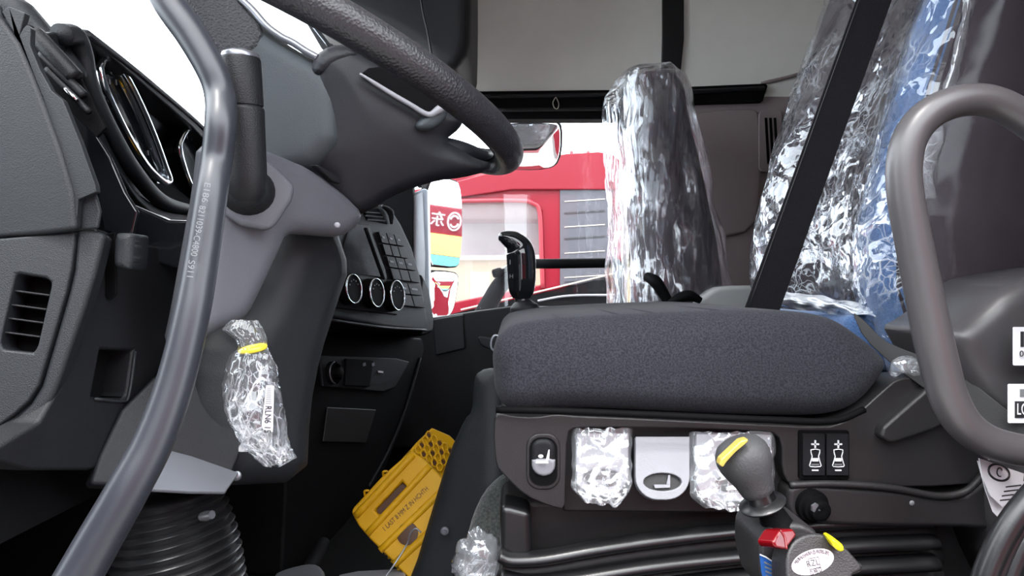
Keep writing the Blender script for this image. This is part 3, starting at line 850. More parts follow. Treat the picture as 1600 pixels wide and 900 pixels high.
# stalk
sb = P(386, 292, .545); st = P(376, 90, .53); ax = (st - sb).normalized(); L = (st - sb).length
stk = lathe('stalk', sb, ax, [(.010, -.012), (.0155, -.004), (.0165, .01), (.0168, L * .60), (.0163, L * .62), (.0153, L * .625), (.0153, L * .632), (.0163, L * .637), (.0158, L * .98), (.0150, L)], M['dash2'], colm, seg=40)
kp_ = lathe('stalk_button', st, ax, [(.0145, -.001), (.0148, .002), (.0140, .0035), (.0125, .0030), (.0118, .0045), (.006, .0065), (.001, .007)], M['satin'], stk, seg=32, label='silver end button')
# ribbed boot at the foot of the column
prof = []
nf_ = 17
for k in range(nf_):
    f_ = k / (nf_ - 1)
    h = -.02 - .15 * f_
    rr_ = .052 + .010 * math.sin(f_ * 3.0) + .018 * max(0, f_ - .6)
    prof += [(rr_ - .006, h), (rr_ - .001, h - .0022), (rr_, h - .0036), (rr_ - .001, h - .005)]
bo = P(258, 770, .66)
lathe('ribbed_boot', bo + Vector((0, 0, .02)), (-.16, 0.02, 1), prof[::-1], M['rubber'], colm, seg=56)
lathe('boot_clip', P(322, 806, .615), (1, -.4, .3), [(.004, -.006), (.005, 0), (.004, .008)], M['satin'], colm, seg=12)

# ================================================================== DOOR-SIDE GRAB HANDLES
gl_ = [(236, -60), (262, 0), (300, 55), (331, 110), (344, 150), (345, 195), (339, 250), (331, 300), (316, 400), (300, 490), (273, 600), (240, 690), (200, 765), (160, 835), (122, 902), (80, 975)]
gr_d = [.50, .50, .50, .50, .50, .49, .49, .48, .47, .46, .45, .44, .43, .425, .42, .41]
gh = tube('grab_handle', [P(x, y, d) for (x, y), d in zip(gl_, gr_d)], [.0122, .0125, .0115, .0115, .0112, .0118, .0125, .0135, .0142, .0145], M['handle'], seg=32)
tag(gh, 'long bent grey metal grab handle at the left, in front of the dashboard', 'grab handle')
WORLD[gh.name] = gh.location.copy()
# moulded number running down the bar
TP = Plane((325, 285, .465), (345, 285, .4655), (298, 435, .449))
s_ = 'E186  8211039-C4800  S911'
seq = 25
for (wd, (xa, ya), (xb, yb)) in (('E186', (325, 286), (320, 316)), ('8211039-C4800', (317, 322), (303, 400)), ('S911', (300, 408), (297, 434))):
    d_ = .470 - .012 * ((ya + yb) / 2 - 285) / 150 - .0125
    ang = math.degrees(math.atan2(yb - ya, xb - xa))
    ln = math.hypot(xb - xa, yb - ya) * d_ / 1000
    tt = text('part_number', wd, Plane(d_ - .0006), (xa + xb) / 2, (ya + yb) / 2, .0065, M['print'], gh, rot=ang, sx=1.0, label='small grey moulded digits')
    if tt:
        # stretch the word to the length it has on the bar
        xs = [v.co for v in tt.data.vertices]
        dv = Vector((math.cos(math.radians(-ang)), 0, math.sin(math.radians(-ang))))
        pr = [v.dot(dv) for v in xs]; cur = max(pr) - min(pr); k_ = ln / cur
        for v in tt.data.vertices: v.co += dv * (v.co.dot(dv) * (k_ - 1))

gr2 = [(1690, 260), (1640, 215), (1590, 178), (1545, 158), (1500, 158), (1458, 174), (1428, 204), (1414, 245), (1414, 300), (1428, 380), (1442, 450), (1456, 520), (1468, 570), (1482, 620), (1506, 662), (1545, 690), (1600, 704), (1680, 712)]
gh2 = tube('grab_handle', [P(x, y, .56) for x, y in gr2], [.0135, .0135, .0138, .0142, .0142, .0148, .0155, .0152, .0145, .0135], M['handle_r'], seg=32)
tag(gh2, 'brownish black curved metal grab handle at the right, in front of the driver seat back', 'grab handle')

# ================================================================== DRIVER SEAT
seat = thing('driver_seat', P(1080, 900, .9), 'dark air-sprung driver seat in the foreground with blue centre and control levers', 'seat')
cush = pillow('cushion', .72, [(770, 585), (768, 555), (776, 528), (800, 508), (850, 499), (960, 492), (1080, 487), (1170, 484), (1250, 486), (1312, 496), (1350, 520), (1395, 556), (1400, 578), (1370, 620), (1338, 646), (1290, 656), (1180, 655), (1060, 650), (940, 644), (870, 643), (812, 650), (785, 640), (772, 615)], .42, M['seat'], seat, R=.030, smooth=2, n=60, dome=.010)
tube('cushion_piping', [P(775, 640, .70), P(870, 642, .695), P(1060, 650, .695), P(1200, 656, .695), P(1300, 658, .695), P(1350, 640, .70)], .004, M['black'], cush, seg=8)
slab('rear_cushion', .90, [(1325, 492), (1345, 492), (1400, 500), (1450, 510), (1455, 560), (1440, 600), (1330, 560)], .30, M['blue'], seat, bevel=.02, bseg=4, label='blue ribbed cloth at the rear of the cushion')

TR = .715
trim_out = [(772, 652), (780, 645), (800, 650), (835, 652), (870, 647), (900, 650), (1000, 654), (1120, 660), (1290, 668), (1318, 660), (1345, 642), (1380, 610), (1402, 592), (1440, 588), (1482, 592), (1560, 650), (1560, 740), (1520, 760), (1235, 762), (1222, 735), (1222, 688), (1205, 674), (1100, 670), (1000, 668), (900, 668), (886, 676), (884, 760), (884, 797), (860, 792), (820, 775), (786, 742), (775, 728), (771, 690)]
trim = slab('side_trim', TR, trim_out, .05, M['trim'], seat, bevel=.007, bseg=4, smooth=1)
slab('lever_recess', TR + .022, [(870, 660), (1240, 665), (1240, 803), (1000, 801), (880, 800)], .04, M['trim_dark'], seat, bevel=.003)
low_tr = slab('lower_trim', TR - .006, [(1232, 762), (1250, 757), (1400, 767), (1470, 779), (1508, 774), (1535, 752), (1560, 720), (1570, 830), (1500, 826), (1400, 825), (1300, 822), (1238, 812), (1230, 790)], .06, M['trim'], seat, bevel=.007, bseg=4)
# raised wedge on the trim under the handle
slab('trim_wedge', TR - .014, [(1386, 690), (1376, 683), (1380, 668), (1398, 652), (1440, 615), (1500, 560), (1512, 560), (1516, 590), (1520, 640), (1460, 672), (1395, 694)], .03, M['trim'], seat, bevel=.007, bseg=3)
tube('trim_ridge', [P(1234, 758, TR - .004), P(1300, 756, TR - .006), P(1390, 762, TR - .006), P(1465, 775, TR - .006), P(1508, 768, TR - .006), P(1536, 742, TR - .004)], .004, M['trim'], seat, seg=10)
# dark back body under the cushion
box('seat_pan', (-.015, .78, -.22), (.46, 1.25, -.15), M['trim_dark'], seat, bevel=.01)
# rocker switch with its ring
rk = slab('rocker_bezel', TR - .002, rrect(822, 677, 876, 766, 22, 6), .006, M['trim'], seat, bevel=.0025, bseg=3)
slab('rocker_well', TR - .0035, rrect(827, 684, 871, 759, 18, 6), .004, M['black'], rk, bevel=0)
pillow('rocker', TR - .006, rrect(829, 685, 869, 748, 17, 6), .004, M['dash2'], rk, R=.006, smooth=0, n=26)
pillow('rocker_lower', TR - .0075, [(831, 716), (868, 716), (868, 732), (862, 742), (850, 746), (838, 742), (831, 732)], .002, M['lever'], rk, R=.004, smooth=1, n=20, label='paler lower half of the rocker')
IC = TR - .0145
slab('seat_icon', IC, [(837, 724), (838, 720), (856, 720), (857, 724)], .001, M['white'], rk, bevel=0)
slab('seat_icon', IC, [(853, 719), (857, 703), (859, 703), (858, 719)], .001, M['white'], rk, bevel=0)
slab('seat_icon', IC, ell(845, 713, 4, 2.6), .001, M['white'], rk, bevel=0)


def lever_shape(x0, x1, y0, y1, rad):
    a = [(x0, y0), (x1, y0)]
    arc = []
    for k in range(9):
        t = math.radians(90 * k / 8)
        arc.append((x1 - rad + rad * math.cos(t), y1 - rad + rad * math.sin(t)))
    arc2 = [(x0 + x1 - x, y) for x, y in arc[::-1]]
    return a + arc + arc2


LV = Plane((900, 680, TR + .004), (1000, 680, TR + .004), (900, 780, TR - .022))


def lever(x0, x1, y0, y1, label):
    ov = ell((x0 + x1) / 2, y1 - 28, 30, 14, 0, 24)
    o = slab('adjustment_lever', LV, lever_shape(x0, x1, y0, y1, 36), .012, M['lever'], seat, bevel=.003, bseg=3, holes=[ov], label=label)
    slab('finger_recess', LV.shift(-.006), ell((x0 + x1) / 2, y1 - 28, 33, 17, 0, 24), .002, M['trim_dark'], o, bevel=0)
    cx = (x0 + x1) / 2; cy = y1 - 28
    slab('embossed_seat', LV.shift(-.002), [(cx - 14, cy + 4), (cx + 12, cy + 4), (cx + 12, cy + 9), (cx - 12, cy + 10)], .003, M['lever'], o, bevel=.0004)
    slab('embossed_seat', LV.shift(-.002), [(cx + 6, cy + 4), (cx + 9, cy - 11), (cx + 12, cy - 11), (cx + 12, cy + 4)], .003, M['lever'], o, bevel=.0004)
    return o


lever(900, 983, 676, 775, 'grey lever under crumpled clear wrap')
lever(993, 1078, 682, 781, 'bare grey lever with an oval finger hole')
lever(1088, 1206, 678, 784, 'wide grey lever under crumpled clear wrap')


def wrap(name, cx0, cx1, cy0, cy1, seed, label):
    rows = []
    n1, n2 = 34, 34
    for i in range(n1):
        f = i / (n1 - 1); r = []
        for k in range(n2):
            g = k / (n2 - 1)
            x = cx0 + (cx1 - cx0) * g; y = cy0 + (cy1 - cy0) * f
            e = max(0, f - .72) / .28
            mid = (cx0 + cx1) / 2
            x = mid + (x - mid) * (1 - .38 * e * e) + 3 * noise.noise(Vector((g * 7, f * 7, seed)))
            y += 4 * noise.noise(Vector((g * 9, f * 5, seed + 3))) - 12 * abs(g - .5) * e
            nz = noise.ridged_multi_fractal(Vector((g * 5, f * 7, seed)), 1.0, 2.1, 4, 1.0, 2.0)
            h = .003 + .0022 * nz
            e2 = min(g, 1 - g) * 12
            h *= 1
            drop = (1 - min(1, e2)) ** 2 * .008
            u, v = LV.uv(x, y)
            r.append(LV.at(u, v, h - drop + (.002 if f > .9 else 0)))
        rows.append(r)
    o = grid(name, rows, M['film_foil'], seat, label=label)
    return o


wrap('plastic_wrap', 894, 988, 670, 790, 1.3, 'crumpled clear wrap over the left lever')
wrap('plastic_wrap', 1078, 1212, 676, 800, 7.7, 'crumpled clear wrap over the right lever')
tube('wrap_tail', [LV.hit(950, 778) + LV.n * .004, LV.hit(960, 790) + LV.n * .003, LV.hit(978, 772) + LV.n * .005], [.001, .003, .001], M['film_foil'], seat, seg=6, flat=.4)
# lumbar switches
sw = slab('switch_frame', TR - .004, rrect(1249, 673, 1327, 749, 3, 3), .006, M['black'], seat, bevel=.0015)
for k, x0 in enumerate((1255, 1292)):
    key = slab('switch_key', TR - .008, rrect(x0, 678, x0 + 34, 743, 2, 3), .006, M['dash2'], sw, bevel=.0015)
    q = TR - .0088; cx = x0 + 19 + (k - 0) * -1
    slab('plus', q, [(cx - 6, 693), (cx + 6, 693), (cx + 6, 695.4), (cx - 6, 695.4)], .001, M['white'], key, bevel=0)
    slab('plus', q, [(cx - 1.2, 688), (cx + 1.2, 688), (cx + 1.2, 700), (cx - 1.2, 700)], .001, M['white'], key, bevel=0)
    slab('minus', q, [(cx - 5, 734), (cx + 5, 734), (cx + 5, 736), (cx - 5, 736)], .001, M['white'], key, bevel=0)
    pth = [(cx - 7, 703), (cx + 7, 703), (cx + 5, 713), (cx + 8, 724), (cx + 8, 729), (cx - 8, 729), (cx - 8, 724), (cx - 5, 713)]
    tube('seat_pictogram', [P(x, y, q) for x, y in pth], .0006, M['white'], key, seg=6, closed=True, n=2)
    slab('seat_pictogram', q, [(cx - 5, 716), (cx + 5, 716), (cx + 5, 721), (cx - 5, 721)], .001, M['white'], key, bevel=0)
    slab('seat_pictogram', q, [(cx - 6, 725), (cx + 6, 725), (cx + 6, 727), (cx - 6, 727)], .001, M['print'], key, bevel=0)
# round pivot
pv = lathe('pivot_cap', P(1269, 790, TR - .008), (.15, -1, -.05), [(.018, -.004), (.018, .003), (.015, .004), (.0145, .009), (.0115, .010), (.011, .017), (.008, .019), (.003, .018)], M['black'], seat, seg=36)
lathe('pivot_bolt', P(1275, 794, TR - .026), (.15, -1, -.05), [(.0055, -.002), (.0055, .001), (.003, .0016)], M['satin'], pv, seg=6)
lathe('screw', P(1425, 786, TR - .013), (0, -1, 0), [(.003, 0), (.002, .001)], M['print'], seat, seg=10)
# folded rubber bellows of the suspension
slab('bellows_body', TR + .06, [(782, 780), (1240, 780), (1560, 800), (1560, 960), (782, 960)], .4, M['trim_dark'], seat, bevel=.01, label='dark rubber suspension bellows')
slab('bellows_corner', TR + .012, [(781, 790), (796, 792), (830, 800), (832, 868), (800, 872), (781, 862)], .05, M['rubber'], seat, bevel=.008, bseg=3)
for pts, r_ in (([(780, 866), (800, 873), (850, 871), (930, 857), (1010, 845), (1100, 834), (1200, 824), (1320, 815), (1450, 812)], .008),
                ([(782, 902), (830, 910), (900, 902), (1000, 886), (1100, 874), (1200, 864), (1320, 852), (1460, 846)], .008),
                ([(790, 952), (900, 940), (1000, 922), (1120, 906), (1200, 898), (1320, 886), (1460, 878)], .009)):
    tube('bellows_fold', [P(x, y, TR + .012) for x, y in pts], r_, M['rubber'], seat, seg=16, flat=1.6)
    tube('bellows_web', [P(x, y + 16, TR + .04) for x, y in pts], .016, M['trim_dark'], seat, seg=12, flat=1.2)

# ---- backrest
def xc(z):
    return float(np.interp(z, [-.12, 0, .08, .16, .26, .40, .60, .80], [.555, .520, .520, .535, .560, .605, .675, .74]))


PROF = [(.20, 1.30), (.10, 1.335), (.02, 1.325), (-.015, 1.30), (-.022, 1.26), (-.012, 1.20), (.018, 1.155), (.028, 1.10), (.030, 1.03), (.026, .96), (.006, .925), (-.015, .90), (-.020, .87), (-.005, .835), (.03, .805), (.09, .79), (.20, .79)]
PC = catmull([Vector((a, b, 0)) for a, b in PROF], 5)


def back_pt(p, z, off=0.0, amp=0.0, seed=0.0, k=0, nrm=None):
    wdt = 1.0 - .10 * max(0, (z - .3)) * 1.2
    y = 1.06 + (p.y - 1.06) * wdt
    q = Vector((xc(z) + p.x, y, z))
    return q


zs = [-.12 + .9 * i / 44 for i in range(45)]
NP = len(PC)


def sheet(k0, k1, off, amp, seed, zlo=-.12, zhi=.78, nz=60, sub=1, ragged=0.0):
    rows = []
    pts = PC[k0:k1 + 1]
    if sub > 1:
        pts = catmull(pts, sub)
    for i in range(nz):
        f = i / (nz - 1)
        row = []
        for j, p in enumerate(pts):
            g = j / (len(pts) - 1)
            z = zlo + (zhi - zlo) * f
            if ragged and i == 0: z += ragged * noise.noise(Vector((g * 6, seed, 1)))
            q = back_pt(p, z)
            if off or amp:
                a = pts[max(0, j - 1)]; b = pts[min(len(pts) - 1, j + 1)]
                t = Vector((b.x - a.x, b.y - a.y, 0)).normalized(); nn = Vector((t.y, -t.x, 0))
                if nn.x > 0 and q.x < xc(z) + .06: nn = -nn
                if q.x >= xc(z) + .06: nn = Vector((0, -1 if q.y < 1.0 else 1, 0))
                nz_ = noise.noise(Vector((q.y * 14, q.z * 5, seed))) * .6 + noise.ridged_multi_fractal(Vector((q.y * 16 + q.x * 9, q.z * 9 - q.y * 8, seed)), 1.0, 2.2, 5, 1.0, 2.0) * .35
                q = q + nn * (off + amp * nz_)
            row.append(q)
        rows.append(row)
    return rows


# body: far bolster, centre, near bolster
def body(k0, k1, name, mat, label=None):
    o = grid(name, sheet(k0, k1, 0, 0, 0), mat, seat, label=label)
    s = o.modifiers.new('thickness', 'SOLIDIFY'); s.thickness = .02; s.offset = 0
    return o


body(0, 42, 'backrest_bolster', M['darkcloth'], 'dark far side bolster of the backrest')
body(41, 65, 'backrest_centre', M['blue'], 'blue cloth centre of the backrest')
body(64, NP - 1, 'backrest_bolster', M['darkcloth'], 'dark near side bolster of the backrest')
box('backrest_shell', (.78, .80, -.12), (.90, 1.31, .80), M['black'], seat, bevel=.02)

cov = thing('seat_cover', (.55, 1.0, -.05), 'clear creased plastic film pulled over the back of the driver seat', 'plastic cover')
grid('film_front', sheet(8, 66, .014, .012, 3.1, -.075, .78, 110, 3, .03), M['film'], cov)
grid('film_side', sheet(65, NP - 1, .013, .008, 9.4, -.14, .78, 80, 3), M['film_side'], cov)
rows = []
fp_ = [(1522, -40, .74), (1516, 0, .74), (1506, 45, .74), (1494, 100, .735), (1480, 150, .735), (1462, 210, .73), (1448, 262, .73), (1446, 310, .735)]
for x, y, d in catmull([Vector(q) for q in fp_], 8):
    wd = 9 + 5 * noise.noise(Vector((y * .02, 1, 2))) + (y / 40 if y > 200 else 0)
    rows.append([P(x + wd * math.cos(t) + 2 * noise.noise(Vector((y * .05, t, 3))), y, d - .006 * math.sin(t)) for t in np.linspace(math.pi, 0, 9)])
grid('film_fold', rows, M['film_foil'], cov, label='bright milky fold of the film along the seat back edge')
# loose hem and long loose folds
rows = []
for i in range(14):
    f = i / 13
    rows.append([P(1214 + (1432 - 1214) * g, 456 + 36 * g ** 1.4 + 26 * f + (6 * g - 3) * f + 5 * noise.noise(Vector((g * 8, f * 2, 2))), 1.02 - .17 * g - .02 * math.sin(f * 3.1) - .012 * noise.noise(Vector((g * 12, f * 5, 5)))) for g in np.linspace(0, 1, 60)])
grid('film_hem', rows, M['film_hem'], cov, label='bunched milky hem of the film')
tag(tube('film_tuft', [P(1395, 585, .70), P(1405, 572, .69), P(1420, 570, .69), P(1430, 580, .70)], [.004, .009, .010, .006], M['film_foil'], seg=12),
    'small tuft of crumpled film poking out at the rear end of the seat cushion', 'plastic film')

# ================================================================== SEAT BELT
bl = thing('seat_belt', P(1280, 240, .80), 'black seat belt strap running diagonally in front of the driver seat back', 'seat belt')
BP = Plane((1300, 0, .80), (1400, 0, .80), (1200, 480, .84))
slab('strap', BP, [(1345, -80), (1338, 0), (1165, 480), (1150, 530), (1205, 530), (1221, 480), (1395, 0), (1425, -80)][1:-1] and [(1367, -80), (1338, 0), (1250, 245), (1165, 478), (1150, 520), (1206, 520), (1221, 478), (1305, 245), (1394, 0), (1423, -80)], .0016, M['belt'], bl, bevel=.0005)
tube('hem_thread', [BP.hit(1342, 0) + BP.n * .001, BP.hit(1254, 245) + BP.n * .001, BP.hit(1170, 478) + BP.n * .001], .0007, M['ink'], bl, seg=6)
bl2 = slab('seat_belt', Plane((1340, 500, .76), (1600, 680, .64), (1420, 590, .715)), [(1330, 486), (1350, 500), (1380, 532), (1410, 545), (1440, 556), (1500, 580), (1560, 630), (1640, 690), (1640, 740), (1560, 700), (1500, 640), (1450, 612), (1400, 575), (1350, 530)], .003, M['trim_dark'], bevel=.001, smooth=1)
tag(bl2, 'lower black belt strap passing from behind the cushion under the right grab handle', 'seat belt')

# ================================================================== PILLAR COVER, LABELS, SEAL
pc = struct(pillow('wall_left', .66, [(1500, 545), (1486, 520), (1510, 508), (1540, 486), (1570, 455), (1620, 430), (1800, 400), (1800, 1000), (1660, 1000), (1610, 900), (1590, 820), (1600, 720), (1560, 640), (1530, 600)], .10, M['handle_r'], R=.022, smooth=1, n=50))
pc['label'] = 'dark maroon black pillar cover'
lab = slab('barcode_label', .634, rrect(1583, 511, 1650, 571, 2, 3), .0006, M['paper'], bevel=0)
tag(lab, 'white sticker on the right pillar, the upper one, with a digit at its corner', 'sticker')
WORLD[lab.name] = lab.location.copy()
slab('code_bars', .6333, [(1595, 518), (1600, 518), (1600, 542), (1595, 542)], .0004, M['ink'], lab, bevel=0)
text('digits', '02', .633, 1599, 553, .0085, M['ink'], lab)
lab2 = slab('barcode_label', .634, rrect(1575, 600, 1650, 661, 2, 3), .0006, M['paper'], bevel=0)
tag(lab2, 'white sticker on the right pillar, the lower one, with black block lettering', 'sticker')
WORLD[lab2.name] = lab2.location.copy()
slab('code_bars', .6333, [(1594, 608), (1640, 608), (1640, 620), (1594, 620)], .0004, M['print'], lab2, bevel=0)
slab('black_block', .6333, [(1586, 627), (1640, 627), (1640, 653), (1586, 653)], .0004, M['ink'], lab2, bevel=0)
text('letters', 'LGAX', .6326, 1606, 640, .016, M['paper'], lab2, sx=.55)
# swing tags
tg = thing('swing_tag', P(1565, 720, .60), 'pair of white paper tags hanging below the right grab handle', 'tag')
T1 = Plane((1560, 740, .585), (1600, 740, .60), (1560, 800, .58)); T2 = T1.shift(-.006)
slab('tag_leaf', T2, [(1528, 720), (1600, 752), (1600, 790), (1567, 816), (1552, 800), (1540, 765)], .0008, M['paper'], tg, bevel=0)
lf = slab('tag_leaf', T1, [(1530, 716), (1600, 740), (1598, 760), (1588, 780), (1566, 792), (1548, 775), (1535, 745)], .0008, M['paper'], tg, bevel=0)
tube('printed_ring', [T1.hit(*p) + T1.n * .0004 for p in ell(1560, 738, 17, 12, 25, 24)], .0010, M['ink'], lf, seg=6, closed=True, raw=True)
text('tag_print', 'C', T1, 1560, 738, .012, M['ink'], lf, rot=25)
for k in range(4):
    slab('tag_line', T1.shift(.0004), [(1572 - 3 * k, 760 + 7 * k), (1596 - 2 * k, 757 + 7 * k), (1596 - 2 * k, 759 + 7 * k), (1572 - 3 * k, 762 + 7 * k)], .0003, M['ink'], lf, bevel=0)
tube('tag_string', [P(1560, 690, .585), P(1548, 702, .58), P(1545, 718, .584)], .001, M['white'], tg, seg=6)
# door seal, bottom right
sl = thing('door_seal', P(1580, 850, .52), 'ribbed black rubber door seal curving up at the bottom right corner', 'rubber seal')
for r_, off in ((.009, 0), (.006, 18), (.008, 36)):
    tube('seal_lip', [P(1528 + off, 960, .50), P(1536 + off, 912, .50), P(1552 + off, 868, .50), P(1574 + off, 826, .50), P(1600 + off, 790, .50), P(1640 + off, 745, .50)], r_, M['rubber'], sl, seg=14)

# ================================================================== PASSENGER SEAT
ps = thing('passenger_seat', P(1040, 480, 1.9), 'dark passenger seat with tall narrow backrest beside the far window', 'seat')
SEC = [(115, 988, 1022), (122, 972, 1040), (145, 966, 1052), (200, 972, 1062), (260, 980, 1078), (320, 985, 1092), (380, 990, 1106), (440, 992, 1114), (520, 995, 1120)]


def seat_rows(off, amp, seed, lo=0, hi=len(SEC) - 1, n=50, wide=0.0):
    rows = []
    ys = [s[0] for s in SEC]
    for i in range(n):
        y = ys[lo] + (ys[hi] - ys[lo]) * i / (n - 1)
        xl = float(np.interp(y, ys, [s[1] for s in SEC])) - wide * (.3 + (y - 115) / 380)
        xr = float(np.interp(y, ys, [s[2] for s in SEC])) + wide * .25 * (y - 115) / 380
        row = []
        A = P(xl, y, 1.95); B = P(xr, y, 1.66)
        c = (A + B) / 2 + Vector((.02, .06, 0)); hx = (xr - xl) / 2 * 1.78 / 1000; hy = .20
        for k in range(49):
            t = 2 * math.pi * k / 48
            ct, st_ = math.cos(t), math.sin(t)
            r = (abs(ct) ** 3.4 + abs(st_) ** 3.4) ** (-1 / 3.4)
            sc = (1 - .0) * r
            top = min(1, (i + .6) / 4) ** .5
            x, yy = hx * ct * sc * top, hy * st_ * sc * top
            nz = 0
            if amp:
                nz = off + amp * (noise.ridged_multi_fractal(Vector((ct * 2.2, st_ * 2.2 + y * .004, y * .011 + seed)), 1, 2.1, 4, 1, 2) * .5 + noise.noise(Vector((ct * 2, st_ * 2, y * .02 + seed))))
            row.append(Vector((c.x + x + nz * ct, c.y + yy + nz * st_, c.z)))
        rows.append(row)
    return rows


grid('backrest', seat_rows(0, 0, 0), M['darkcloth'], ps, .01)
box('cushion', (.05, 1.55, -.22), (.44, 2.05, -.06), M['darkcloth'], ps, bevel=.04)
bk = tube('buckle', [P(1010, 432, 1.62), P(1024, 440, 1.60), P(1036, 458, 1.6), P(1048, 478, 1.6)], [.012, .016, .014, .012], M['black'], ps, seg=12, label='black buckle stalk')
tube('buckle', [P(1046, 476, 1.58), P(1062, 466, 1.58), P(1078, 462, 1.58), P(1095, 470, 1.58)], [.010, .014, .014, .008], M['black'], ps, seg=12)
pcov = thing('seat_cover', P(1040, 470, 1.7), 'clear wrinkled plastic film bag over the tall passenger seat back', 'plastic cover')
grid('film', seat_rows(.012, .014, 4.2, 0, 8, 100, 26), M['film_str'], pcov)
grid('film_fold', seat_rows(.006, .012, 8.8, 1, 8, 100, 4), M['film_back'], pcov)

# ================================================================== GEAR LEVER, TUNNEL
gr_ = thing('gear_lever', P(822, 520, 1.2), 'black gear lever with a hooked grip knob standing before the far window', 'gear lever')
DG = 1.15
kn = tube('grip', [P(815, 466, DG), P(815, 452, DG), P(815, 425, DG), P(814, 402, DG), P(811, 388, DG), P(803, 378, DG - .004), P(793, 373, DG - .008), P(785, 371, DG - .010), P(779, 371, DG - .010)], [.016, .0225, .0255, .0262, .0262, .0245, .0205, .0165, .013, .010, .005], M['gloss'], gr_, seg=32, n=10)
lathe('collar', P(816, 468, DG), (0, 0, -1), [(.012, -.004), (.014, 0), (.0135, .006), (.016, .008)], M['rubber'], gr_, seg=28)
tube('boot', [P(817, 470, DG), P(819, 482, DG), P(824, 500, DG), P(828, 540, DG)], [.015, .025, .028, .030, .032], M['dash2'], gr_, seg=24)
text('shift_mark', 'I', DG - .026, 797, 410, .012, M['print'], gr_)
text('shift_mark', 'H', DG - .026, 799, 432, .010, M['print'], gr_)
# rubber stalk outside the far window (mirror bracket)
mb = thing('mirror_bracket', P(775, 480, 2.45), 'slanting black bracket with a small knob outside the far window', 'bracket')
tube('arm', [P(752, 500, 2.45), P(765, 474, 2.45), P(780, 448, 2.45), P(800, 426, 2.45), P(815, 418, 2.45)], [.040, .034, .032, .038], M['black'], mb, seg=16)
lathe('knob', P(790, 423, 2.42), (-1, 0, -.25), [(.010, -.01), (.011, .012), (.016, .016), (.018, .026), (.016, .048), (.010, .052)], M['black'], mb, seg=20)

tun = thing('engine_tunnel', P(720, 900, .95), 'black plastic engine tunnel cover with a rounded corner before the seat', 'tunnel cover')
pillow('cover', Plane((740, 620, .92), (780, 620, .90), (640, 890, .90)), [(726, 640), (728, 600), (732, 580), (746, 571), (780, 570), (786, 570), (786, 960), (600, 960), (634, 890), (655, 820), (690, 705), (715, 650)], .3, M['dash'], tun, R=.03, smooth=1, n=50)
lathe('bolt', P(695, 829, .87), (0, -1, 0), [(.0055, 0), (.0055, .003), (.003, .004), (.003, .007)], M['lip'], tun, seg=16, label='pale metal bolt')
cp = pillow('carpet', Plane((750, 760, .845), (790, 760, .84), (740, 890, .80)), [(790, 733), (774, 742), (752, 765), (735, 800), (722, 850), (712, 960), (800, 960), (800, 733)], .02, M['felt'], R=.02, smooth=1, n=36)
tag(cp, 'speckled grey felt lining beside the seat base', 'carpet')
# crumpled film on the carpet
rows = []
for i in range(26):
    a = math.pi * (i / 25)
    r = []
    for k in range(26):
        b = 2 * math.pi * k / 25
        q = P(748, 882, .76)
        rr_ = .027 + .010 * noise.ridged_multi_fractal(Vector((math.cos(b) * math.sin(a) * 2, math.sin(b) * math.sin(a) * 2, math.cos(a) * 2)), 1, 2.1, 4, 1, 2)
        r.append(q + Vector((math.cos(b) * math.sin(a) * rr_ * .8, math.sin(b) * math.sin(a) * rr_ * .6, math.cos(a) * rr_ * 1.05)))
    rows.append(r)
tag(grid('film_scrap', rows, M['film_foil']), 'crumpled ball of clear film on the felt lining beside the bellows', 'plastic film')
tag(tube('wire_loop', [P(784, 528, .78), P(774, 524, .78), P(768, 532, .78), P(768, 544, .78), P(776, 550, .78)], .0014, M['satin'], seg=8),
    'thin metal wire loop at the front end of the seat cushion', 'wire')

# ================================================================== WHEEL CHOCK
ch = thing('wheel_chock', P(600, 880, 1.0), 'yellow plastic wheel chock with toothed end lying in the dark footwell', 'wheel chock')
CP = Plane((552, 800, .97), (640, 705, 1.0), (625, 890, .93))
slot_c = [(585, 797), (592, 805), (636, 762), (628, 752)]
slab('body', CP, [(548, 800), (552, 792), (598, 742), (641, 704), (660, 714), (690, 745), (725, 772), (715, 830), (680, 900), (640, 906), (627, 893), (612, 876), (580, 845), (560, 822)], .08, M['yellow'], ch, bevel=.004, holes=[slot_c])
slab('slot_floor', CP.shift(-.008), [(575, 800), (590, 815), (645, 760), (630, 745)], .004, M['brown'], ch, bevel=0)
for k, (a, b, r_) in enumerate((((556, 806), (646, 710), .006), ((574, 834), (672, 728), .0055), ((594, 860), (700, 758), .0055), ((616, 882), (716, 790), .006))):
    tube('rib', [CP.hit(*a) + CP.n * -.001, CP.hit(*b) + CP.n * -.001], r_, M['yellow'], ch, seg=14)
for k in range(14):
    f = k / 13
    x = 556 + 64 * f; y = 806 + 80 * f
    tube('small_tooth', [CP.hit(x, y) - CP.n * .02, CP.hit(x - 5, y + 4) - CP.n * .02], [.004, .0015], M['yellow'], ch, seg=8)
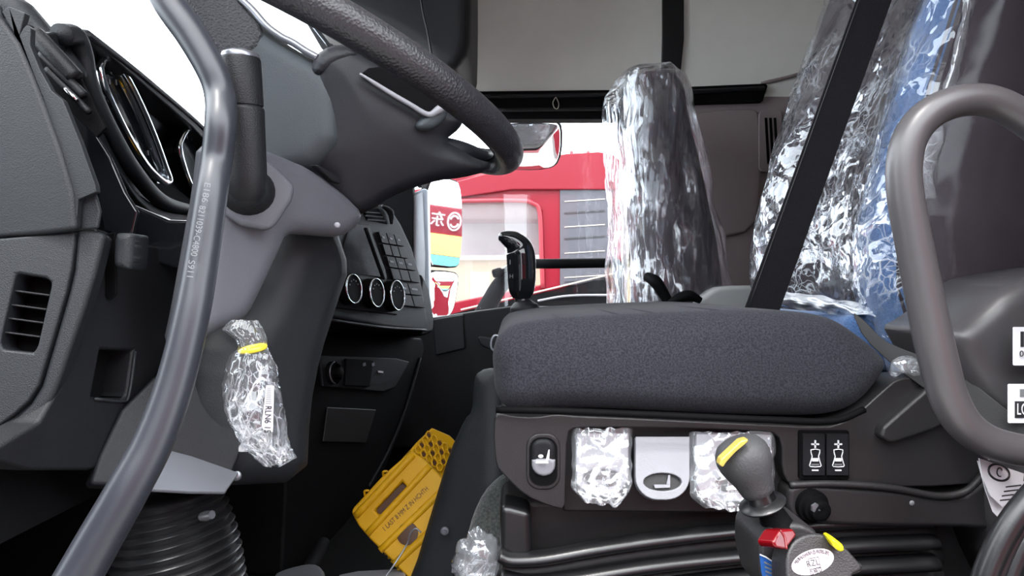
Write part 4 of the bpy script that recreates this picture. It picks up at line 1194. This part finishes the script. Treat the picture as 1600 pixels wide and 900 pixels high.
# toothed upper end: rows of hexagonal cells
T0 = Plane((641, 704, 1.0), (690, 745, 1.0), (676, 668, 1.05))
slab('toothed_end', T0.shift(-.004), [(641, 704), (650, 692), (675, 668), (703, 680), (722, 700), (715, 765), (690, 745), (665, 722)], .05, M['yellow'], ch, bevel=.002)
for i in range(5):
    for j in range(4):
        fx, fy = (i + .5) / 5, (j + .5) / 4
        x = 646 + 42 * fx + 22 * fy; y = 704 + 34 * fx - 30 * fy - 4 * fx * fy
        c = T0.hit(x, y)
        tube('tooth', [c + T0.u * math.cos(t) * .0055 + T0.v * math.sin(t) * .0075 + T0.n * .002 for t in np.linspace(0, 2 * math.pi, 7)[:-1]], .0014, M['yellow'], ch, seg=6, closed=True, raw=True)
        if (i * 3 + j) % 2: lathe('cell_dark', c + T0.n * .0003, T0.n, [(.0042, 0), (.0042, .0008)], M['brown'], ch, seg=6)  # brown disc on the face paints the dark inside the cell
text('moulded_lettering', '1 LAST 8 MM Z IN HCHTH', CP, 634, 795, .0105, M['brown'], ch, rot=-43, sx=.72, label='small dark moulded lettering')
for x, y in ((603, 742), (574, 772)):
    tube('lug', [CP.hit(x - 5, y + 3) - CP.n * .004, CP.hit(x - 3, y - 4) + CP.n * .004, CP.hit(x + 4, y - 5) + CP.n * .004], .0018, M['yellow'], ch, seg=8)
lathe('wire_eye', CP.hit(637, 834), CP.n, [(.016, 0), (.016, .002), (.010, .003)], M['brown'], ch, seg=20)
tag(tube('tie_wire', [P(600, 905, .88), P(620, 876, .90), P(636, 850, .91), P(642, 832, .91), P(650, 826, .91), P(658, 832, .91)], .0013, M['satin'], seg=8),
    'thin pale wire tied through the corner of the yellow chock', 'wire')

# ================================================================== PEDAL, FLOOR BITS
pd = thing('pedal', P(470, 905, .9), 'small ribbed metal pedal edge low in the dark footwell', 'pedal')
pillow('pedal_pad', Plane((470, 895, .86), (510, 890, .86), (470, 930, .80)), [(425, 896), (450, 886), (480, 879), (498, 880), (508, 892), (512, 930), (420, 930)], .02, M['satin'], pd, R=.006, smooth=1, n=24)
tube('pedal_arm', [P(480, 900, .88), P(490, 880, .93), P(505, 850, .98)], .012, M['black'], pd, seg=12)
tag(slab('floor_mat', Plane((560, 900, .95), (640, 888, .95), (560, 940, .8)), [(530, 898), (560, 892), (632, 888), (640, 940), (500, 940)], .01, M['lever'], bevel=.002),
    'grey mat edge at the foot of the yellow chock', 'mat')
tag(lathe('floor_screw', P(370, 742, .64), (.3, -1, 0), [(.004, 0), (.005, .004), (.003, .006)], M['satin'], seg=12),
    'tiny metal screw beside the steering column shroud', 'screw')

# ================================================================== HANGING BAG
bag = thing('plastic_bag', P(400, 540, .585), 'clear plastic bag tied with a yellow band hanging under the steering column', 'plastic bag')
LB = [(500, 366, 398, .004), (515, 352, 404, .008), (530, 372, 410, .008), (543, 378, 411, .006), (556, 362, 420, .010), (575, 356, 428, .014), (600, 352, 432, .018), (640, 356, 440, .020), (670, 364, 444, .020), (700, 385, 450, .014), (716, 405, 458, .008), (728, 420, 436, .003)]
rows = []
for i in range(80):
    y = 500 + 228 * i / 79
    a = float(np.interp(y, [q[0] for q in LB], [q[1] for q in LB])); b = float(np.interp(y, [q[0] for q in LB], [q[2] for q in LB])); t_ = float(np.interp(y, [q[0] for q in LB], [q[3] for q in LB]))
    row = []
    for k in range(61):
        an = 2 * math.pi * k / 60
        x = (a + b) / 2 + (b - a) / 2 * math.cos(an)
        pl = noise.ridged_multi_fractal(Vector((math.cos(an) * 3, math.sin(an) * 3 + y * .01, y * .035)), 1, 2.2, 5, 1, 2) * .5 + .5 * noise.noise(Vector((math.cos(an) * (9 if y < 550 else 3), math.sin(an) * 4, y * .01)))
        q = P(x, y + 4 * noise.noise(Vector((math.cos(an) * 2, y * .02, 4))), .565 - math.sin(an) * t_)
        q += Vector((math.cos(an), -math.sin(an), 0)) * .0045 * pl
        row.append(q)
    rows.append(row)
grid('film', rows, M['film_bag'], bag)
rows2 = [[P((x - 400) * .8 + 400, y, .565 + .004 * noise.noise(Vector((x * .07, y * .05, 1)))) for x in np.linspace(366, 432, 20)] for y in np.linspace(556, 706, 40)]
grid('inner_fold', rows2, M['film_bag'], bag)
tube('yellow_band', [P(395 + 19 * math.cos(t), 545 + 3 * math.sin(t) - 4 * math.cos(t), .565 - .011 * math.sin(t)) for t in np.linspace(0, 2 * math.pi, 25)[:-1]], .0022, M['tie'], bag, seg=10, closed=True, raw=True, label='yellow rubber band')
LBp = Plane((418, 600, .541), (430, 600, .541), (414, 670, .541))
bl_ = slab('barcode_slip', LBp, [(416, 602), (428, 603), (427, 640), (426, 675), (411, 671), (409, 662), (413, 630)], .0006, M['paper'], bag, bevel=0, label='narrow white printed slip')
for k in range(9):
    slab('print_line', LBp.shift(.0004), [(417 - .3 * k, 606 + 3 * k), (424, 606.5 + 3 * k), (424, 607.4 + 3 * k), (417 - .3 * k, 607 + 3 * k)], .0002, M['print'], bl_, bevel=0)
text('printed_text', 'RLN6 15', LBp, 418.5, 655, .008, M['ink'], bl_, rot=92, sx=.8)

# ================================================================== TRAILER BRAKE VALVE
tv = thing('brake_valve', P(1265, 900, .54), 'grey trailer hand brake valve with rubber knob, red switch and yellow plug', 'hand brake')
DV = .53
ka = P(1202, 795, DV); kb_ = P(1150, 690, DV); kax = (kb_ - ka).normalized(); KL = (kb_ - ka).length
# stem, flange, knob
lathe('stem', P(1222, 836, DV), (ka - P(1222, 836, DV)), [(.015, 0), (.012, .014), (.0095, .026), (.009, .04)], M['black'], tv, seg=26)
lathe('flange', P(1191, 787, DV), P(1188, 777, DV) - P(1193, 790, DV) + Vector((0, -.0006, 0)), [(.0100, -.003), (.0188, -.0010), (.0193, .0002), (.0186, .0012), (.0105, .0030), (.0096, .012)], M['rubber'], tv, seg=36)
knob = lathe('knob', P(1187, 776, DV), (P(1160, 712, DV) - P(1187, 776, DV)), [(.0095, -.002), (.0098, .002), (.0128, .0035), (.0140, .008), (.0155, .014), (.0185, .021), (.0215, .029), (.0225, .036), (.0215, .042), (.018, .0475), (.011, .0510), (.003, .0520)], plastic('knob rubber', (.040, .040, .043), .6, .25, 500), tv, seg=40)
YP = Plane((1148, 708, DV - .020), (1168, 690, DV - .004), (1135, 730, DV - .016))
slab('pull_tab', Plane(DV - .024), [(1124, 727), (1127, 718), (1158, 689), (1170, 686), (1169, 691), (1150, 707), (1136, 722), (1130, 731)], .010, M['yelmetal'], tv, bevel=.0015, label='brass yellow pull tab')
# housing: a drum facing the door with a side wing
HPn = Plane((1270, 870, DV - .04), (1320, 870, DV - .038), (1270, 900, DV - .045))
drum = slab('housing', HPn, [(1228, 884), (1230, 862), (1240, 845), (1256, 835), (1276, 832), (1300, 838), (1320, 852), (1345, 880), (1350, 890), (1330, 900), (1326, 940), (1232, 940)], .026, M['trim'], tv, bevel=.003, bseg=3, smooth=1)
slab('rear_housing', DV - .012, [(1186, 858), (1188, 842), (1200, 828), (1215, 822), (1240, 818), (1262, 822), (1285, 836), (1270, 900), (1240, 960), (1200, 940), (1186, 890)], .06, M['trim'], tv, bevel=.006, bseg=3, smooth=1)
slab('mount_wing', DV - .03, [(1290, 880), (1322, 868), (1350, 884), (1346, 896), (1300, 912), (1270, 912)], .03, M['trim'], tv, bevel=.002)
rs = slab('red_switch', Plane((1225, 840, DV - .040), (1245, 830, DV - .034), (1218, 855, DV - .044)), [(1207, 847), (1219, 828), (1240, 826), (1246, 836), (1229, 859), (1212, 856)], .018, M['redsw'], tv, bevel=.002, label='glossy red rocker switch')
tube('red_seam', [P(1219, 828, DV - .044), P(1226, 840, DV - .046), P(1229, 858, DV - .050)], .0010, M['redsw'], rs, seg=6)
pillow('yellow_plug', DV - .046, [(1300, 846), (1304, 843), (1312, 847), (1320, 854), (1321, 862), (1314, 864), (1306, 858)], .012, M['yelplug'], tv, R=.003, smooth=1, n=16, label='bright yellow plug')
st2 = slab('oval_sticker', HPn.shift(.0006), ell(1270, 878, 34, 19, -18, 40), .0004, M['pinklab'], tv, bevel=0, label='pale pink oval sticker')
for k, chh in enumerate('汽车制动阀制造有限公司'):
    a = math.radians(205 + 13 * k)
    x = 1270 + 28 * math.cos(a) * math.cos(math.radians(-18)) - 14 * math.sin(a) * math.sin(math.radians(-18)); y = 878 + 28 * math.cos(a) * math.sin(math.radians(-18)) + 14 * math.sin(a) * math.cos(math.radians(-18))
    text('sticker_print', chh, HPn.shift(.0007), x, y, .0034, M['ink'], st2, rot=-18 + (k - 5) * 7, extrude=.0001, lift=.0002)
text('sticker_print', 'RZL', HPn.shift(.0007), 1270, 880, .0062, M['ink'], st2, rot=-10, extrude=.0001, lift=.0002)
tube('sticker_frame', [HPn.hit(*p) + HPn.n * .001 for p in ((1262, 873), (1278, 870), (1281, 886), (1264, 890))], .0003, M['ink'], st2, seg=4, closed=True, raw=True)
text('sticker_print', '合格证', HPn.shift(.0007), 1275, 893, .0038, M['ink'], st2, rot=-14, extrude=.0001, lift=.0002)
BLp = Plane(DV - .0135)
bl3 = slab('blue_label', BLp, [(1187, 866), (1196, 870), (1218, 884), (1224, 896), (1227, 935), (1198, 925), (1190, 895)], .0010, M['bluelab'], tv, bevel=0, label='blue label with a white edge')
tube('label_edge', [BLp.hit(*p) + BLp.n * .0006 for p in ((1187, 866), (1196, 870), (1218, 884), (1224, 896), (1227, 930))], .0006, M['white'], bl3, seg=5, raw=True)
for k in range(4):
    slab('label_print', BLp.shift(.0004), [(1194 + k, 877 + 7 * k), (1214 + k, 887 + 6 * k), (1214 + k, 889 + 6 * k), (1194 + k, 880 + 7 * k)], .0002, M['print'], bl3, bevel=0)

# ================================================================== OUTSIDE
TY = 4.3
rt = thing('red_truck', (.3, TY + .8, -1.9), 'red truck cab parked alongside, seen through the far window', 'truck')
TS = Plane(TY)
wo_ = [(640, 330), (700, 314), (815, 311), (836, 316), (846, 330), (850, 444), (640, 486)]
skin = slab('body_side', TS, [(520, 360), (600, 320), (640, 296), (722, 291), (971, 291), (972, 480), (975, 600), (975, 960), (480, 960)], .10, M['red'], rt, bevel=.01, holes=[wo_])
slab('roof_fairing', TY - .03, [(600, 318), (660, 296), (722, 281), (770, 268), (830, 250), (885, 240), (935, 237), (957, 240), (968, 250), (972, 270), (972, 296), (800, 296), (600, 326)], .12, M['red'], rt, bevel=.008, bseg=3)
box('roof', (-.6, TY + .05, .66), (.72, TY + 2.3, .80), M['red'], rt, bevel=.05)
box('rear_wall', (.68, TY + .06, -1.4), (.73, TY + 2.3, .70), M['red'], rt, bevel=.02)
slab('far_side', TY + 2.3, [(380, 300), (980, 300), (980, 700), (380, 700)], .05, M['palegrey'], rt, bevel=0, holes=[[(560, 400), (850, 398), (850, 500), (560, 500)]])
tube('window_gasket', [TS.hit(*p) + TS.n * .012 for p in ((640, 334), (700, 317), (750, 314), (812, 314), (832, 318), (843, 332), (846, 400), (848, 450))], .016, M['redd'], rt, seg=10, n=6)
slab('side_window', TY + .03, [(620, 300), (860, 300), (860, 480), (620, 520)], .01, M['tint'], rt, bevel=0, label='tinted side window')
gp = slab('sleeper_panel', TY - .012, [(875, 296), (957, 296), (960, 380), (960, 446), (875, 446)], .02, M['sleeper'], rt, bevel=.004, label='grey louvred sleeper panel')
for y in (312, 352, 393, 431):
    slab('louvre_edge', TY - .016, [(882, y + 2), (945, y - 2), (945, y - .5), (882, y + 3.5)], .006, M['cream'] if y != 999 else M['black'], gp, bevel=0)
    slab('louvre_slot', TY - .016, [(882, y + 20), (945, y + 16), (945, y + 18.5), (882, y + 22.5)] if y < 431 else [(882, y + 9), (945, y + 5), (945, y + 6), (882, y + 10)], .006, M['ink'], gp, bevel=0)
tube('side_stripe', [P(720, 484, TY - .02), P(840, 456, TY - .02), P(965, 426, TY - .02)], .006, M['cream'], rt, seg=8, n=4, label='cream stripe')
slab('lower_body', TY - .015, [(700, 492), (840, 459), (967, 429), (972, 640), (700, 640)], .05, M['black'], rt, bevel=.004)
tube('step_edge', [P(840, 470, TY - .03), P(890, 462, TY - .03), P(968, 461, TY - .03)], .008, M['satin'], rt, seg=8)
for x in (893, 919):
    lathe('roof_lamp', P(x, 239, TY + .02), (0, 0, 1), [(.012, -.02), (.012, .008), (.006, .014)], M['redd'], rt, seg=12)
bd = thing('building', (0, 16, -1.9), 'cream low building standing far behind the red truck', 'building')
mk('walls', [P(500, 402, 15), P(1000, 398, 15), P(1000, 600, 15), P(500, 600, 15), P(500, 402, 18), P(1000, 398, 18), P(1000, 600, 18), P(500, 600, 18)],
   [(0, 1, 2, 3), (4, 5, 6, 7), (0, 1, 5, 4), (1, 2, 6, 5), (2, 3, 7, 6), (3, 0, 4, 7)], M['build'], bd, smooth=False)
for (x0, y0, x1, y1) in ((735, 425, 765, 470), (775, 418, 800, 440), (815, 425, 835, 470)):
    slab('window', 14.95, [(x0, y0), (x1, y0), (x1, y1), (x0, y1)], .1, M['build2'], bd, bevel=0)
slab('roof_edge', 14.8, [(490, 400), (1010, 396), (1010, 404), (490, 408)], .4, M['cream'], bd, bevel=0)

# the neighbour on the near side of the cab, the truck the photographer has his back to
nb = thing('red_truck', (0, -2.2, -1.9), 'red truck standing close behind the photographer, seen only in reflections', 'truck')
box('body', (.2, -4.2, -1.5), (4.6, -2.2, 1.25), M['red'], nb, bevel=.08)
box('side_window', (.6, -2.22, .1), (1.5, -2.18, .75), M['gloss'], nb, bevel=.01)

gv = thing('grey_blocker', (-2, -2.6, -1.9), 'dark grey van-shaped block added out of view behind the camera to cut the frontal sky light', 'van')  # unseen block, added to hold back open sky light from behind
box('body', (-4.2, -4.4, -1.4), (-.1, -2.4, 1.15), M['greypanel'], gv, bevel=.08)
box('side_window', (-1.6, -2.42, .1), (-.6, -2.38, .7), M['gloss'], gv, bevel=.01)

# ---- outside mirrors (real ones: they show what stands behind)
def mirror_at(name, px, py, d, r, outline, label, convex=0.0):
    c = P(px, py, d)
    dv = c.normalized(); r = Vector(r).normalized()
    n = (r - dv).normalized()
    pl = Plane(1.0); pl.o = c; pl.n = n
    x = Vector((0, 0, 1)); v = (x - n * x.dot(n)).normalized(); pl.v = v; pl.u = v.cross(n)
    if pl.u.dot(Vector((1, 0, 0))) < 0: pl.u = -pl.u
    t = thing(name, c, label, 'mirror')
    slab('shell', pl.shift(-.003), chaikin(outline, 1), .04, M['black'], t, bevel=.010, bseg=3)
    inner = []
    cx = sum(p[0] for p in outline) / len(outline); cy = sum(p[1] for p in outline) / len(outline)
    for x_, y_ in outline: inner.append((cx + (x_ - cx) * .93, cy + (y_ - cy) * .96))
    if convex:
        mk_ = pillow('mirror_glass', pl.shift(.004), inner, .002, M['mirror'], t, R=.006, dome=convex, smooth=2, n=40)
    else:
        mk_ = slab('mirror_glass', pl.shift(.001), chaikin(inner, 1), .003, M['mirror'], t, bevel=0)
    return t, pl, c, r


mA, plA, cA, rA = mirror_at('wing_mirror', 692, 350, 2.62, (.97, .24, -.01), [(662, 278), (715, 278), (722, 300), (724, 360), (720, 412), (712, 420), (664, 416)], 'tall flat wing mirror outside the far window, reflecting another red truck')
mB, plB, cB, rB = mirror_at('wing_mirror', 690, 455, 2.62, (.95, .30, -.12), [(664, 422), (712, 424), (719, 432), (712, 480), (702, 498), (668, 500)], 'lower small wing mirror under the tall one', .012)
mC, plC, cC, rC = mirror_at('wing_mirror', 825, 230, 2.50, (.32, -.14, -.9), [(770, 196), (800, 190), (872, 190), (880, 200), (879, 240), (870, 262), (840, 268), (780, 266), (770, 258)], 'wide kerb mirror at the top of the far window', .03)
tube('arm', [P(818, 120, 2.30), P(818, 150, 2.42), P(818, 190, 2.52)], .012, M['black'], mC, seg=10)
tube('arm', [P(655, 290, 2.66), P(668, 284, 2.70), P(690, 276, 2.70)], .012, M['black'], mA, seg=10)

# another truck front, standing where the tall mirror looks
S_ = 3.6
ctr = cA + rA * S_
f2 = thing('red_truck', ctr + Vector((0, 0, -2.0)), 'front of another red truck seen only as a reflection in the tall wing mirror', 'truck')
fp = Plane(1.0); fp.o = ctr; fp.n = -rA
fp.v = (Vector((0, 0, 1)) - fp.n * fp.n.z).normalized(); fp.u = fp.v.cross(fp.n)
fp.u = fp.u if fp.u.cross(fp.v).dot(fp.n) > 0 else -fp.u
sc_ = (2.62 + S_) / 1000.0


def fr(x0, z0, x1, z1): return [(x0, z0), (x1, z0), (x1, z1), (x0, z1)]


zt = lambda py: (350 - py) * sc_
slab('grille_panel', fp.shift(-.01), fr(-1.1, -1.9, 1.1, zt(322)), .5, M['red'], f2, bevel=.02, metres=True)
slab('yellow_board', fp, fr(-.35, zt(398), .9, zt(366)), .02, M['yelboard'], f2, bevel=0, metres=True)
slab('cyan_board', fp, fr(-.35, zt(414), .9, zt(399)), .02, M['cyan'], f2, bevel=0, metres=True)
slab('bumper_line', fp, fr(-1.0, zt(424), 1.0, zt(416)), .03, M['black'], f2, bevel=0, metres=True)
slab('white_board', fp, fr(-.8, zt(470), .8, zt(426)), .02, M['palegrey'], f2, bevel=0, metres=True)
text('badge_lettering', '东风', fp, .13, zt(345), .15, M['white'], f2, metres=True, lift=.01, extrude=.004)
tube('badge_ring', [fp.at(-.105 + .062 * math.cos(t), zt(344) + .085 * math.sin(t), .01) for t in np.linspace(0, 2 * math.pi, 25)[:-1]], .007, M['white'], f2, seg=8, closed=True, raw=True)
for s in (1, -1):
    tube('badge_swirl', [fp.at(-.105 + s * .040 * math.cos(t), zt(344) + s * .055 * math.sin(t), .012) for t in np.linspace(.3, 2.6, 12)], .008, M['white'], f2, seg=8, raw=True)
